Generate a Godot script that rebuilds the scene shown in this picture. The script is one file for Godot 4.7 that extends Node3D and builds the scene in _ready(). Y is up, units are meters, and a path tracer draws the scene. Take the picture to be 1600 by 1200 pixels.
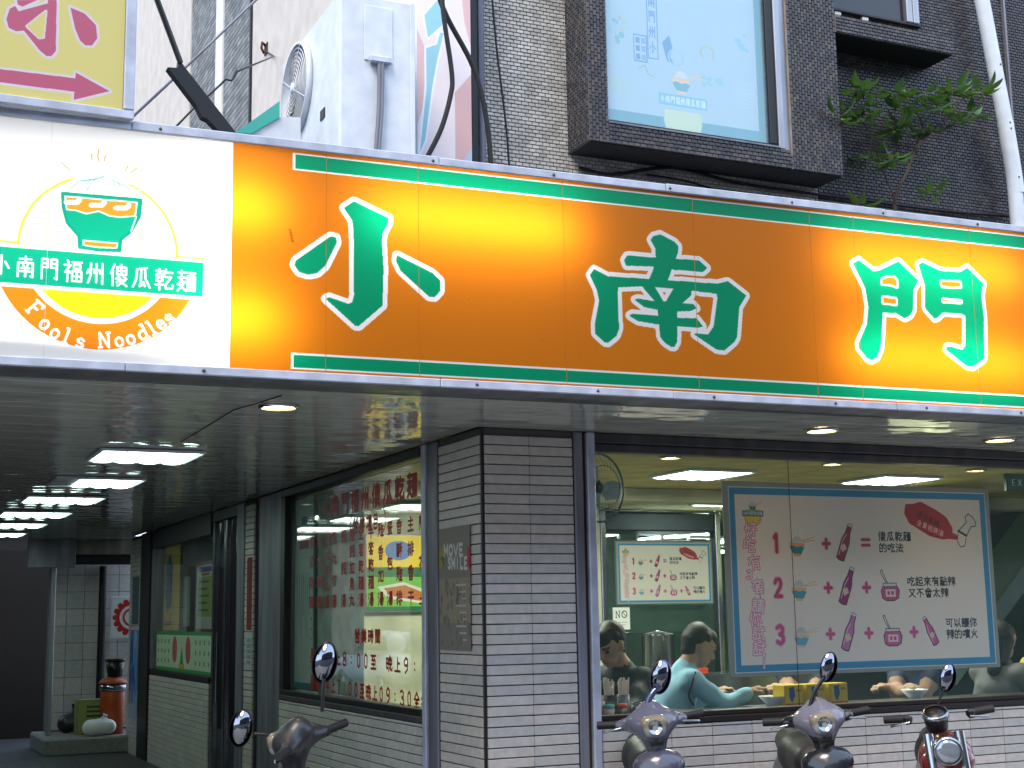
extends Node3D
# A corner noodle shop: lit fascia sign over a tiled shopfront, covered passage on the left, scooters parked in front.
# x runs along the shopfront, y up, z towards the street; the building's corner stands at the origin.

var M := {}
var meshes := {}
var rng := RandomNumberGenerator.new()

const STROKES := {
"小": "50,8 50,90 40,82; 30,36 14,64; 68,36 86,62",
"南": "50,4 50,30; 22,16 78,16; 14,32 14,94; 14,32 86,32 86,94 76,90; 38,40 44,52; 62,40 56,52; 30,56 70,56; 26,70 74,70; 50,56 50,92",
"門": "14,8 14,94; 14,8 42,8 42,44 14,44; 14,26 42,26; 86,8 86,94 78,88; 58,8 86,8; 58,8 58,44 86,44; 58,26 86,26",
"福": "22,4 28,14; 8,24 38,24 12,56; 24,44 24,96; 30,50 38,58; 46,10 94,10; 54,22 86,22 86,38 54,38 54,22; 48,50 92,50 92,94 48,94 48,50; 48,72 92,72; 70,50 70,94",
"州": "24,8 24,60 10,94; 52,8 52,90; 82,6 82,96; 10,36 6,52; 38,34 42,50; 66,34 70,50",
"傻": "26,4 8,44; 18,32 18,96; 62,2 56,12; 40,14 86,14 86,46 40,46 40,14; 40,30 86,30; 63,14 63,46; 48,54 36,66; 74,54 88,64; 56,60 40,82; 48,70 82,70 44,96; 54,74 90,96",
"瓜": "78,6 26,14; 26,14 22,60 6,94; 48,14 46,74 40,90 60,82; 60,70 68,88; 66,12 70,54 94,94",
"乾": "26,4 26,22; 8,14 46,14; 12,28 42,28 42,58 12,58 12,28; 12,43 42,43; 6,74 48,74; 27,58 27,98; 60,4 50,28; 56,18 94,18; 56,38 88,38 58,74 60,90 94,88 94,74",
"麵": "26,2 26,30; 8,10 46,10; 8,34 48,34; 28,40 6,66; 22,52 44,52 6,94; 16,66 50,94; 54,10 98,10; 76,10 70,24; 58,26 96,26 96,90 58,90 58,26; 70,26 70,90; 84,26 84,90; 70,46 84,46; 70,66 84,66",
"好": "24,6 12,56 40,90; 40,30 34,60 8,94; 6,34 46,34; 56,12 92,12 72,36; 72,36 72,88 60,84; 52,50 96,50",
"吃": "8,24 8,70; 8,24 34,24 34,62 8,62; 56,6 42,34; 50,20 94,20; 50,42 84,42 50,78 52,90 92,88 92,74",
"有": "8,20 92,20; 44,4 6,58; 36,40 36,96; 36,40 80,40 80,96 70,92; 36,56 80,56; 36,72 80,72",
"套": "10,16 90,16; 50,4 8,46; 54,16 92,44; 36,36 36,70; 36,36 66,36; 36,48 62,48; 36,58 62,58; 14,70 88,70; 46,70 30,90 78,88; 68,78 82,96",
"請": "20,4 26,12; 6,20 40,20; 10,34 36,34; 10,46 36,46; 10,58 36,58 36,88 10,88 10,58; 46,14 94,14; 50,27 90,27; 70,4 70,42; 44,42 98,42; 52,54 52,96; 52,54 90,54 90,96 82,92; 52,68 90,68; 52,80 90,80",
"你": "28,4 8,46; 20,34 20,96; 52,6 40,34; 48,20 92,20 86,34; 68,34 68,92 58,86; 50,50 40,76; 82,48 94,74",
"試": "18,4 24,12; 6,20 38,20; 10,34 34,34; 10,46 34,46; 10,58 34,58 34,88 10,88 10,58; 44,26 96,26; 44,50 70,50; 57,50 57,82; 42,86 72,78; 76,6 80,56 94,94 98,78; 86,8 93,18",
"一": "8,52 92,48",
"的": "24,4 16,20; 8,22 40,22 40,90 8,90 8,22; 8,54 40,54; 62,4 48,36; 58,22 92,22 88,86 76,94 68,88; 60,46 70,62",
"法": "12,8 22,18; 6,34 16,44; 8,94 24,62; 40,22 90,22; 64,4 64,46; 32,46 96,46; 58,48 40,84 84,80; 76,66 92,94",
"起": "8,18 44,18; 26,4 26,50; 4,36 48,36; 26,50 26,82; 26,62 44,62; 12,54 4,96; 12,80 40,90 98,92; 54,12 88,12 88,38 54,38; 54,38 54,70 92,70 92,58",
"來": "10,22 90,22; 50,4 50,96; 28,28 16,56; 28,40 40,54; 72,28 60,56; 72,40 86,54; 50,56 8,92; 50,56 92,92",
"點": "10,10 46,10 46,44 10,44 10,10; 28,10 28,72; 8,56 48,56; 4,72 52,70; 10,82 6,96; 22,82 24,94; 34,82 38,94; 46,80 52,94; 72,4 72,52; 72,26 94,26; 58,52 94,52 94,92 58,92 58,52",
"辣": "24,4 28,12; 6,16 44,16; 14,22 18,34; 36,22 32,34; 4,38 46,38; 8,56 42,56; 25,38 25,74 12,96; 54,16 98,16; 76,4 76,98; 58,30 94,30 94,52 58,52 58,30; 74,54 54,82; 78,54 98,80",
"又": "16,18 84,18 56,62 10,94; 24,32 60,72 92,94",
"不": "8,14 92,14; 54,14 10,64; 50,36 50,96; 58,42 90,68",
"會": "50,4 8,36; 50,4 92,36; 32,32 68,32; 20,42 80,42 80,66 20,66 20,42; 50,42 50,66; 26,74 74,74 74,96 26,96 26,74; 26,85 74,85",
"太": "8,32 92,32; 50,6 44,50 8,94; 50,40 66,72 94,94; 40,76 52,90",
"可": "6,14 94,14; 18,34 52,34 52,66 18,66 18,34; 78,14 78,92 64,86",
"以": "18,10 20,82 44,62; 40,20 50,40; 78,8 74,54 38,94; 72,58 92,94",
"讓": "18,4 24,12; 4,20 36,20; 8,34 32,34; 8,46 32,46; 8,58 32,58 32,88 8,88 8,58; 40,12 98,12; 46,20 64,20 64,34 46,34 46,20; 74,20 92,20 92,34 74,34 74,20; 42,44 96,44; 44,56 94,56; 40,68 98,68; 58,38 58,68; 78,38 78,68; 66,68 42,96; 56,80 56,96 70,88; 68,70 96,96",
"噴": "6,24 6,70; 6,24 30,24 30,62 6,62; 40,14 96,14; 68,4 68,24; 38,28 98,28; 54,20 54,36; 82,20 82,36; 48,42 90,42 90,80 48,80 48,42; 48,55 90,55; 48,67 90,67; 58,82 40,96; 78,82 94,96",
"火": "50,6 46,54 10,94; 50,50 90,94; 22,28 30,50; 80,24 64,48",
"全": "50,4 8,46; 50,4 92,46; 26,46 74,46; 28,66 72,66; 50,46 50,90; 10,90 90,90",
"賣": "26,8 74,8; 50,2 50,22; 18,22 82,22; 18,30 82,30 82,44 18,44 18,30; 40,30 40,44; 60,30 60,44; 26,50 74,50 74,82 26,82 26,50; 26,60 74,60; 26,71 74,71; 38,84 18,96; 62,84 84,96",
"招": "6,26 40,26; 24,4 24,92 12,86; 6,62 40,50; 46,12 90,12 84,44 72,40; 66,12 46,46; 50,54 90,54 90,92 50,92 50,54",
"牌": "12,8 12,60 6,94; 34,6 34,34; 12,34 42,34; 12,56 34,56 34,94; 70,2 64,12; 50,14 92,14 92,46 50,46 50,14; 50,30 92,30; 70,14 70,46; 66,46 48,66; 46,68 98,68; 74,50 74,98",
"湯": "12,8 22,18; 6,34 16,44; 8,94 24,62; 46,6 86,6 86,38 46,38 46,6; 46,22 86,22; 36,48 96,48; 54,48 36,74; 46,60 92,60 84,92 74,88; 62,62 44,90; 76,62 58,94",
"魚": "40,2 18,28; 34,12 66,12 58,26; 22,28 78,28 78,66 22,66 22,28; 22,47 78,47; 50,28 50,66; 14,78 10,94; 36,78 38,92; 60,78 64,92; 80,76 90,92",
"丸": "40,6 36,56 8,94; 10,32 72,32 70,80 94,84 94,68; 24,50 50,72",
"餛": "24,4 6,32; 24,4 44,28; 14,30 36,30; 12,40 38,40 38,64 12,64; 12,40 12,92 40,82; 12,52 38,52; 52,8 90,8 90,46 52,46 52,8; 52,27 90,27; 54,54 54,92 70,86; 54,70 70,68; 92,56 78,66; 78,52 78,90 96,90 96,78",
"飩": "24,4 6,32; 24,4 44,28; 14,30 36,30; 12,40 38,40 38,64 12,64; 12,40 12,92 40,82; 12,52 38,52; 52,16 94,10; 54,30 54,56 90,56; 90,28 90,60; 72,6 72,90 96,90 96,76",
"加": "8,28 48,28 42,88 30,84; 28,6 24,56 6,92; 58,22 92,22 92,88 58,88 58,22",
"蛋": "16,10 84,10 78,22; 50,10 50,40; 50,24 74,24; 30,20 8,46; 24,36 60,44 90,44; 26,54 74,54 74,72 26,72 26,54; 50,46 50,90; 16,92 84,88; 74,80 86,94",
"包": "30,4 8,40; 24,20 86,20 82,64 70,58; 24,38 62,38 62,58 24,58; 24,38 24,90 90,90 90,74",
"香": "66,4 26,12; 10,24 90,24; 50,10 50,48; 46,26 12,48; 54,26 88,48; 26,54 74,54 74,94 26,94 26,54; 26,74 74,74",
"酥": "6,10 48,10; 10,26 44,26 44,92 10,92 10,26; 20,10 20,48; 34,10 34,48; 10,60 44,60; 10,76 44,76; 90,6 58,16; 52,34 98,34; 74,12 74,96; 72,40 54,66; 76,40 96,66",
"雞": "36,4 10,10; 10,16 14,26; 24,14 26,24; 40,10 34,24; 6,50 48,50; 24,30 12,44 40,40; 28,50 4,94; 28,60 48,92; 64,4 54,34; 60,26 60,96; 60,26 96,26; 78,26 78,92; 60,48 92,48; 60,70 92,70; 58,92 98,92",
"主": "46,4 56,14; 14,26 86,26; 20,56 80,56; 8,92 92,92; 50,26 50,92",
"排": "6,26 34,26; 20,4 20,92 10,86; 4,62 34,52; 54,6 54,96; 40,24 54,24; 40,46 54,46; 36,74 54,66; 72,6 72,96; 72,24 94,24; 72,46 94,46; 72,68 96,68",
"蘭": "8,14 92,14; 32,4 32,24; 68,4 68,24; 10,28 10,96; 10,28 40,28 40,50 10,50; 10,39 40,39; 90,28 90,96; 60,28 90,28; 60,28 60,50 90,50; 60,39 90,39; 28,60 74,60; 50,52 50,94; 34,66 68,66 68,80 34,80 34,66",
"花": "8,18 92,18; 34,6 34,32; 66,6 66,32; 34,36 10,66; 24,54 24,96; 82,44 52,66; 52,36 52,90 92,88 92,74",
"干": "14,16 86,16; 6,50 94,50; 50,16 50,96",
"半": "26,12 36,30; 74,10 64,30; 16,40 84,40; 6,62 94,62; 50,4 50,98",
"切": "6,46 44,36; 24,10 24,78 44,62; 44,20 92,20 86,84 72,92; 68,20 60,60 44,92",
"營": "24,4 18,20; 12,14 34,22; 34,4 24,26; 76,4 70,20; 64,14 88,22; 86,4 76,26; 8,34 8,46; 8,32 92,32 90,44; 30,40 70,40 70,56 30,56 30,40; 20,66 80,66 80,94 20,94 20,66",
"業": "38,4 38,22; 62,4 62,22; 18,8 26,20; 82,8 74,20; 8,24 92,24; 30,28 36,38; 70,28 64,38; 14,40 86,40; 20,54 80,54; 6,68 94,68; 50,40 50,98; 46,70 14,92; 54,70 86,92",
"項": "6,18 40,18; 23,18 23,72; 4,80 42,68; 46,10 98,10; 70,10 64,24; 52,24 92,24 92,74 52,74 52,24; 52,40 92,40; 52,57 92,57; 62,76 44,96; 80,76 96,96",
"目": "22,8 78,8 78,94 22,94 22,8; 22,36 78,36; 22,64 78,64",
"時": "8,14 36,14 36,82 8,82 8,14; 8,48 36,48; 48,18 92,18; 70,4 70,38; 42,38 98,38; 44,56 96,56; 80,42 80,94 68,88; 54,66 62,78",
"間": "12,8 12,94; 12,8 42,8 42,40 12,40; 12,24 42,24; 88,8 88,94 80,88; 58,8 88,8; 58,8 58,40 88,40; 58,24 88,24; 32,50 68,50 68,88 32,88 32,50; 32,69 68,69",
"星": "26,6 74,6 74,40 26,40 26,6; 26,23 74,23; 26,46 12,66; 22,56 86,56; 22,74 80,74; 50,44 50,94; 8,94 92,94",
"期": "4,18 50,18; 16,4 16,70; 38,4 38,70; 16,34 38,34; 16,52 38,52; 2,70 52,70; 18,76 6,94; 36,76 48,92; 62,10 62,60 52,94; 62,10 92,10 92,92 82,86; 62,34 92,34; 62,58 92,58",
"六": "46,4 54,18; 8,34 92,34; 36,48 10,92; 62,48 90,92",
"早": "24,8 76,8 76,50 24,50 24,8; 24,29 76,29; 8,68 92,68; 50,50 50,98",
"上": "50,8 50,88; 50,42 84,42; 8,90 92,90",
"至": "10,10 90,10; 46,10 22,40 78,38; 62,24 84,50; 20,64 80,64; 50,48 50,92; 8,92 92,92",
"晚": "6,18 32,18 32,78 6,78 6,18; 6,48 32,48; 60,4 44,28; 56,14 82,14 74,28; 46,28 92,28 92,52 46,52 46,28; 68,28 66,62 42,94; 72,52 72,88 96,88 96,76",
"日": "22,8 78,8 78,94 22,94 22,8; 22,50 78,50",
"年": "28,4 8,36; 20,20 88,20; 22,44 84,44; 22,44 22,66; 6,66 96,66; 54,20 54,98",
"無": "28,4 8,32; 20,16 90,16; 28,16 28,66; 46,16 46,66; 64,16 64,66; 82,16 82,66; 8,40 94,40; 4,66 96,66; 14,78 8,94; 36,78 38,92; 60,78 64,92; 82,76 92,92",
"休": "28,4 8,46; 20,34 20,96; 38,28 96,28; 66,6 66,98; 64,30 36,76; 68,30 96,76",
"0": "50,6 30,20 26,50 30,80 50,94 70,80 74,50 70,20 50,6", "1": "34,24 54,8 54,94", "2": "22,26 36,8 66,8 78,26 70,48 22,92 80,92",
"3": "22,16 50,6 76,20 72,40 46,48 76,58 80,78 52,94 20,84", "7": "18,8 82,8 44,94", "8": "50,48 26,36 28,14 50,6 72,14 74,36 50,48 22,64 24,86 50,94 76,86 78,64 50,48",
"9": "76,36 60,52 30,48 22,26 44,6 70,12 78,36 70,74 40,94", ":": "50,32 50,34; 50,68 50,70", "!": "52,6 46,62; 42,84 42,88", "·": "50,46 50,54",
"F": "20,6 20,94; 8,94 34,94; 8,7 80,7 80,22; 20,48 60,48", "o": "50,38 28,48 22,66 30,86 50,94 70,86 78,66 72,48 50,38", "l": "38,6 52,6 52,94; 36,94 68,94",
"s": "74,50 50,38 28,50 34,63 66,70 74,82 52,94 24,86", "N": "18,94 18,7 82,94 82,7; 6,94 30,94; 70,7 94,7", "d": "64,5 78,5 78,94 90,94; 78,50 52,40 28,52 22,70 32,90 54,94 78,82",
"e": "24,66 76,66 70,46 48,38 28,50 22,70 34,90 56,94 76,86", "M": "12,94 12,6 50,70 88,6 88,94", "O": "50,6 20,24 14,50 20,76 50,94 80,76 86,50 80,24 50,6",
"V": "10,6 50,94 90,6", "E": "80,6 20,6 20,94 80,94; 20,50 66,50", "S": "78,18 50,6 24,18 28,40 70,56 78,78 52,94 20,84", "I": "50,6 50,94", "X": "15,6 85,94; 85,6 15,94", "T": "10,6 90,6; 50,6 50,94", "L": "24,6 24,94 80,94",
}

# A picture being printed: polygons, strokes and lettering in its own units.
class Print:
	var im: Image
	var sc := Vector2.ONE
	var org := Vector2.ZERO
	func _init(w: int, h: int, c: Color, a := Vector2.ZERO, b := Vector2(1, 1)) -> void:
		im = Image.create(w, h, false, Image.FORMAT_RGBA8)
		im.fill(c)
		sc = Vector2(w / (b.x - a.x), h / (b.y - a.y))   # a is the top left corner, b the bottom right one
		org = -a * sc
	func poly(pts: Array, c: Color) -> void:
		var q := PackedVector2Array()
		var lo := 1e9
		var hi := -1e9
		for p in pts:
			var v: Vector2 = p * sc + org
			q.append(v)
			lo = minf(lo, v.y)
			hi = maxf(hi, v.y)
		for y in range(maxi(0, int(floor(lo))), mini(im.get_height(), int(ceil(hi)) + 1)):
			var xs := []
			var yy := y + 0.5
			for i in q.size():
				var a := q[i]
				var b := q[(i + 1) % q.size()]
				if (a.y <= yy) != (b.y <= yy):
					xs.append(a.x + (yy - a.y) / (b.y - a.y) * (b.x - a.x))
			xs.sort()
			for i in range(0, xs.size() - 1, 2):
				var x0 := int(round(xs[i]))
				var x1 := int(round(xs[i + 1]))
				if x1 > x0:
					im.fill_rect(Rect2i(x0, y, x1 - x0, 1), c)
	func disc(p: Vector2, r: float, c: Color, n := 14) -> void:
		var pts := []
		for i in n:
			pts.append(p + Vector2.from_angle(TAU * i / n) * r)
		poly(pts, c)
	func line(pts: Array, w: float, c: Color, closed := false) -> void:
		var n := pts.size() if closed else pts.size() - 1
		for i in n:
			var a: Vector2 = pts[i]
			var b: Vector2 = pts[(i + 1) % pts.size()]
			if a.is_equal_approx(b):
				continue
			var s := (b - a).normalized().orthogonal() * w * 0.5
			poly([a + s, b + s, b - s, a - s], c)
		for p in pts:
			disc(p, w * 0.5, c, 10)
	func rect(a: Vector2, b: Vector2, c: Color) -> void:
		poly([a, Vector2(b.x, a.y), b, Vector2(a.x, b.y)], c)
	func arc(p: Vector2, r: float, from: float, to: float, w: float, c: Color, n := 40) -> void:
		var pts := []
		for i in n + 1:
			pts.append(p + Vector2.from_angle(lerpf(from, to, float(i) / n)) * r)
		line(pts, w, c)
	# one character, its top left at p, size s (x, y), turned by ang about its middle
	func glyph(strokes: String, p: Vector2, s: Vector2, w: float, c: Color, ang := 0.0) -> void:
		for stroke in strokes.split(";"):
			var pts := []
			for xy in stroke.strip_edges().split(" "):
				var n := xy.split(",")
				pts.append(p + s * 0.5 + (Vector2(float(n[0]) / 100.0 - 0.5, float(n[1]) / 100.0 - 0.5) * s).rotated(ang))
			line(pts, w, c)
	func tex() -> ImageTexture:
		im.generate_mipmaps()
		return ImageTexture.create_from_image(im)

func write(pr: Print, text: String, p: Vector2, s: Vector2, step: Vector2, w: float, c: Color, ang := 0.0) -> void:
	for i in text.length():
		var ch := text[i]
		if STROKES.has(ch):
			pr.glyph(STROKES[ch], p + step * i, s, w, c, ang)

# ---------------------------------------------------------------- materials
var noise_soft: ImageTexture
var noise_fine: ImageTexture
var noise_streak: ImageTexture
var noise_faint: ImageTexture

func noise_tex(freq: float, lo: float, hi: float, octaves: int, sd: int, squash := Vector2.ONE, size := 512) -> ImageTexture:
	var n := FastNoiseLite.new()
	n.seed = sd
	n.frequency = freq
	n.fractal_octaves = octaves
	var src := n.get_seamless_image(int(size * squash.x), int(size * squash.y), false, false, 0.15)
	src.resize(size, size, Image.INTERPOLATE_CUBIC)
	var d := src.get_data()
	var out := PackedByteArray()
	out.resize(size * size * 3)
	var step := src.get_data().size() / (size * size)
	for i in size * size:
		var v := int(255.0 * lerpf(lo, hi, d[i * step] / 255.0))
		out[i * 3] = v
		out[i * 3 + 1] = v
		out[i * 3 + 2] = v
	var im := Image.create_from_data(size, size, false, Image.FORMAT_RGB8, out)
	im.generate_mipmaps()
	return ImageTexture.create_from_image(im)

func mat(called: String, c: Color, rough := 0.7, metal := 0.0, grain: Texture2D = null, scale := 1.0) -> StandardMaterial3D:
	var m := StandardMaterial3D.new()
	m.resource_name = called
	m.albedo_color = c
	m.roughness = rough
	m.metallic = metal
	if grain:
		m.albedo_texture = grain
		m.uv1_triplanar = true
		m.uv1_world_triplanar = true
		m.uv1_scale = Vector3.ONE * scale
	M[called] = m
	return m

func glow(called: String, c: Color, e: float) -> StandardMaterial3D:
	var m := mat(called, Color(0.9, 0.9, 0.9), 0.5)
	m.emission_enabled = true
	m.emission = c
	m.emission_energy_multiplier = e
	return m

func glass(called: String, c: Color, a: float, rough := 0.02) -> StandardMaterial3D:
	var m := mat(called, Color(c.r, c.g, c.b, a), rough)
	m.transparency = BaseMaterial3D.TRANSPARENCY_ALPHA
	m.cull_mode = BaseMaterial3D.CULL_DISABLED
	return m

func printed(called: String, t: Texture2D, rough := 0.5) -> StandardMaterial3D:
	var m := mat(called, Color.WHITE, rough)
	m.albedo_texture = t
	return m

# ---------------------------------------------------------------- scene tree
func tag(o: Node, label := "", category := "", group := "", kind := "") -> Node:
	if label: o.set_meta("label", label)
	if category: o.set_meta("category", category)
	if group: o.set_meta("group", group)
	if kind: o.set_meta("kind", kind)
	return o

var used := {}
func numbered(called: String) -> String:
	var n: int = used.get(called, 0)
	used[called] = n + 1
	return called if n == 0 else "%s_%03d" % [called, n]

func thing(called: String, label: String, category: String, at := Vector3.ZERO, turn := 0.0, group := "") -> Node3D:
	var o := Node3D.new()
	o.name = numbered(called)
	add_child(o)
	o.position = at
	o.rotation.y = turn
	tag(o, label, category, group)
	return o

func put(parent: Node, called: String, mesh: Mesh, m: Material, at := Vector3.ZERO, turn := Basis.IDENTITY) -> MeshInstance3D:
	var o := MeshInstance3D.new()
	o.name = numbered(called) if parent == self else called
	o.mesh = mesh
	o.material_override = m
	o.transform = Transform3D(turn, at)
	parent.add_child(o, true)
	return o

# ---------------------------------------------------------------- shapes
func quad(st: SurfaceTool, a: Vector3, b: Vector3, c: Vector3, d: Vector3) -> void:   # clockwise from the front
	for p in [a, b, c, a, c, d]:
		st.add_vertex(p)

# a box with chamfered edges, centred
func block(size: Vector3, bevel := 0.0) -> ArrayMesh:
	var key := "b%s%s" % [size, bevel]
	if meshes.has(key):
		return meshes[key]
	var h := size * 0.5
	var e := minf(bevel, minf(h.x, minf(h.y, h.z)) * 0.9)
	var st := SurfaceTool.new()
	st.begin(Mesh.PRIMITIVE_TRIANGLES)
	st.set_smooth_group(-1)
	for ax in 3:
		var u := (ax + 1) % 3
		var v := (ax + 2) % 3
		for s in [-1.0, 1.0]:
			var pts := []
			for k in [[-1, -1], [1, -1], [1, 1], [-1, 1]]:
				var p := Vector3.ZERO
				p[ax] = s * h[ax]
				p[u] = k[0] * (h[u] - e)
				p[v] = k[1] * (h[v] - e)
				pts.append(p)
			if s > 0: pts.reverse()
			quad(st, pts[0], pts[1], pts[2], pts[3])
	if e > 0.0:
		for ax in 3:
			var u := (ax + 1) % 3
			var v := (ax + 2) % 3
			for su in [-1.0, 1.0]:
				for sv in [-1.0, 1.0]:
					var pts := []
					for k in [[-1, 0], [1, 0], [1, 1], [-1, 1]]:
						var p := Vector3.ZERO
						p[ax] = k[0] * (h[ax] - e)
						p[u] = su * (h[u] - (e if k[1] == 0 else 0.0))
						p[v] = sv * (h[v] - (0.0 if k[1] == 0 else e))
						pts.append(p)
					if su * sv > 0: pts.reverse()
					quad(st, pts[3], pts[2], pts[1], pts[0])
		for sx in [-1.0, 1.0]:
			for sy in [-1.0, 1.0]:
				for sz in [-1.0, 1.0]:
					var a := Vector3(sx * h.x, sy * (h.y - e), sz * (h.z - e))
					var b := Vector3(sx * (h.x - e), sy * h.y, sz * (h.z - e))
					var c := Vector3(sx * (h.x - e), sy * (h.y - e), sz * h.z)
					for p in ([a, c, b] if sx * sy * sz > 0 else [a, b, c]):
						st.add_vertex(p)
	st.generate_normals()
	var m := st.commit()
	meshes[key] = m
	return m

# a box given by two corners
func bx(parent: Node, called: String, a: Vector3, b: Vector3, m: Material, bevel := 0.0) -> MeshInstance3D:
	return put(parent, called, block((b - a).abs(), bevel), m, (a + b) * 0.5)

# a surface turned about y: profile of (radius, height)
func lathe(profile: Array, seg := 24) -> ArrayMesh:
	var st := SurfaceTool.new()
	st.begin(Mesh.PRIMITIVE_TRIANGLES)
	st.set_smooth_group(0)
	for i in profile.size() - 1:
		for k in seg:
			var pts := []
			for e in [[i, k], [i + 1, k], [i + 1, k + 1], [i, k + 1]]:
				var pr: Vector2 = profile[e[0]]
				var an: float = TAU * (e[1] % seg) / seg
				pts.append(Vector3(cos(an) * pr.x, pr.y, sin(an) * pr.x))
			quad(st, pts[0], pts[1], pts[2], pts[3])
	st.generate_normals()
	return st.commit()

# a round tube through points; radii may vary
func tube(pts: Array, r, seg := 10, squash := 1.0) -> ArrayMesh:
	var st := SurfaceTool.new()
	st.begin(Mesh.PRIMITIVE_TRIANGLES)
	st.set_smooth_group(0)
	var rings := []
	var n := pts.size()
	var side := Vector3.ZERO
	for i in n:
		var t: Vector3 = (pts[mini(i + 1, n - 1)] - pts[maxi(i - 1, 0)]).normalized()
		if side == Vector3.ZERO:
			side = t.cross(Vector3.UP if absf(t.y) < 0.9 else Vector3.RIGHT).normalized()
		side = (side - t * side.dot(t)).normalized()
		var other := t.cross(side)
		var rad: float = r[i] if r is Array else r
		var ring := []
		for k in seg:
			var an := TAU * k / seg
			ring.append(pts[i] + side * cos(an) * rad + other * sin(an) * rad * squash)
		rings.append(ring)
	for i in n - 1:
		for k in seg:
			quad(st, rings[i][k], rings[i][(k + 1) % seg], rings[i + 1][(k + 1) % seg], rings[i + 1][k])
	st.set_smooth_group(-1)
	for k in seg:
		for p in [pts[0], rings[0][(k + 1) % seg], rings[0][k], pts[n - 1], rings[n - 1][k], rings[n - 1][(k + 1) % seg]]:
			st.add_vertex(p)
	st.generate_normals()
	return st.commit()

func curve(pts: Array, steps := 6) -> Array:
	var out := []
	for i in pts.size() - 1:
		var a: Vector3 = pts[maxi(i - 1, 0)]
		var d: Vector3 = pts[mini(i + 2, pts.size() - 1)]
		for k in steps:
			out.append(pts[i].cubic_interpolate(pts[i + 1], a, d, float(k) / steps))
	out.append(pts[-1])
	return out

# an outline in the xy plane, thickened from z = 0 back to z = -depth
func slab(outline: Array, depth: float) -> ArrayMesh:
	var poly := PackedVector2Array(outline)
	if not Geometry2D.is_polygon_clockwise(poly):
		poly.reverse()
	var st := SurfaceTool.new()
	st.begin(Mesh.PRIMITIVE_TRIANGLES)
	st.set_smooth_group(-1)
	var idx := Geometry2D.triangulate_polygon(poly)
	for i in range(0, idx.size(), 3):
		var t := [poly[idx[i]], poly[idx[i + 1]], poly[idx[i + 2]]]
		if (t[1] - t[0]).cross(t[2] - t[0]) > 0: t.reverse()
		for p in t: st.add_vertex(Vector3(p.x, p.y, 0))
		t.reverse()
		for p in t: st.add_vertex(Vector3(p.x, p.y, -depth))
	for i in poly.size():
		var a := poly[i]
		var b := poly[(i + 1) % poly.size()]
		quad(st, Vector3(a.x, a.y, -depth), Vector3(b.x, b.y, -depth), Vector3(b.x, b.y, 0), Vector3(a.x, a.y, 0))
	st.generate_normals()
	return st.commit()

# a printed sheet facing +z, with a little thickness; uv spans the part of the print it shows
func sheet(w: float, h: float, uv := Rect2(0, 0, 1, 1), thick := 0.003) -> ArrayMesh:
	var st := SurfaceTool.new()
	st.begin(Mesh.PRIMITIVE_TRIANGLES)
	for z in ([0.0, -thick] if thick > 0.0 else [0.0]):
		var c := [Vector2(0, 0), Vector2(1, 0), Vector2(1, 1), Vector2(0, 1)]
		var order := [0, 1, 2, 0, 2, 3] if z == 0.0 else [0, 2, 1, 0, 3, 2]
		for i in order:
			st.set_normal(Vector3(0, 0, 1 if z == 0.0 else -1))
			st.set_uv(uv.position + c[i] * uv.size)
			st.add_vertex(Vector3((c[i].x - 0.5) * w, (0.5 - c[i].y) * h, z))
	return st.commit()

# rows of small mosaic tiles over a rectangle, real pieces in running bond: one MultiMesh
func mosaic(parent: Node, called: String, org: Vector3, u: Vector3, v: Vector3, w: float, h: float, tile: Vector2, m: Material, tones: Array, skip := Rect2()) -> MultiMeshInstance3D:
	var nrm := u.cross(v)
	var gap := 0.005
	var list := []
	var cols := []
	var rows := int(round(h / tile.y))
	tile.y = h / rows
	for r in rows:
		var off := 0.5 * tile.x * (r % 2)
		for c in range(-1, int(w / tile.x) + 1):
			var a := maxf(0.0, c * tile.x + off)
			var b := minf(w, (c + 1) * tile.x + off)
			if b - a < 0.012:
				continue
			var mid := Vector2((a + b) * 0.5, (r + 0.5) * tile.y)
			if skip.has_point(mid):
				continue
			var base := Basis(u * (b - a - gap) / (tile.x - gap), v, nrm)
			list.append(Transform3D(base.rotated(nrm, rng.randfn(0, 0.006)), org + u * mid.x + v * mid.y + nrm * (0.002 + rng.randf() * 0.0012)))
			cols.append(tones[rng.randi() % tones.size()] * rng.randf_range(0.86, 1.1))
	var mm := MultiMesh.new()
	mm.transform_format = MultiMesh.TRANSFORM_3D
	mm.use_colors = true
	mm.mesh = block(Vector3(tile.x - gap, tile.y - gap, 0.008), 0.0015)
	mm.instance_count = list.size()
	for i in list.size():
		mm.set_instance_transform(i, list[i])
		mm.set_instance_color(i, cols[i])
	var o := MultiMeshInstance3D.new()
	o.name = called
	o.multimesh = mm
	o.material_override = m
	parent.add_child(o, true)
	o.set_meta("kind", "stuff")
	return o

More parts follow.
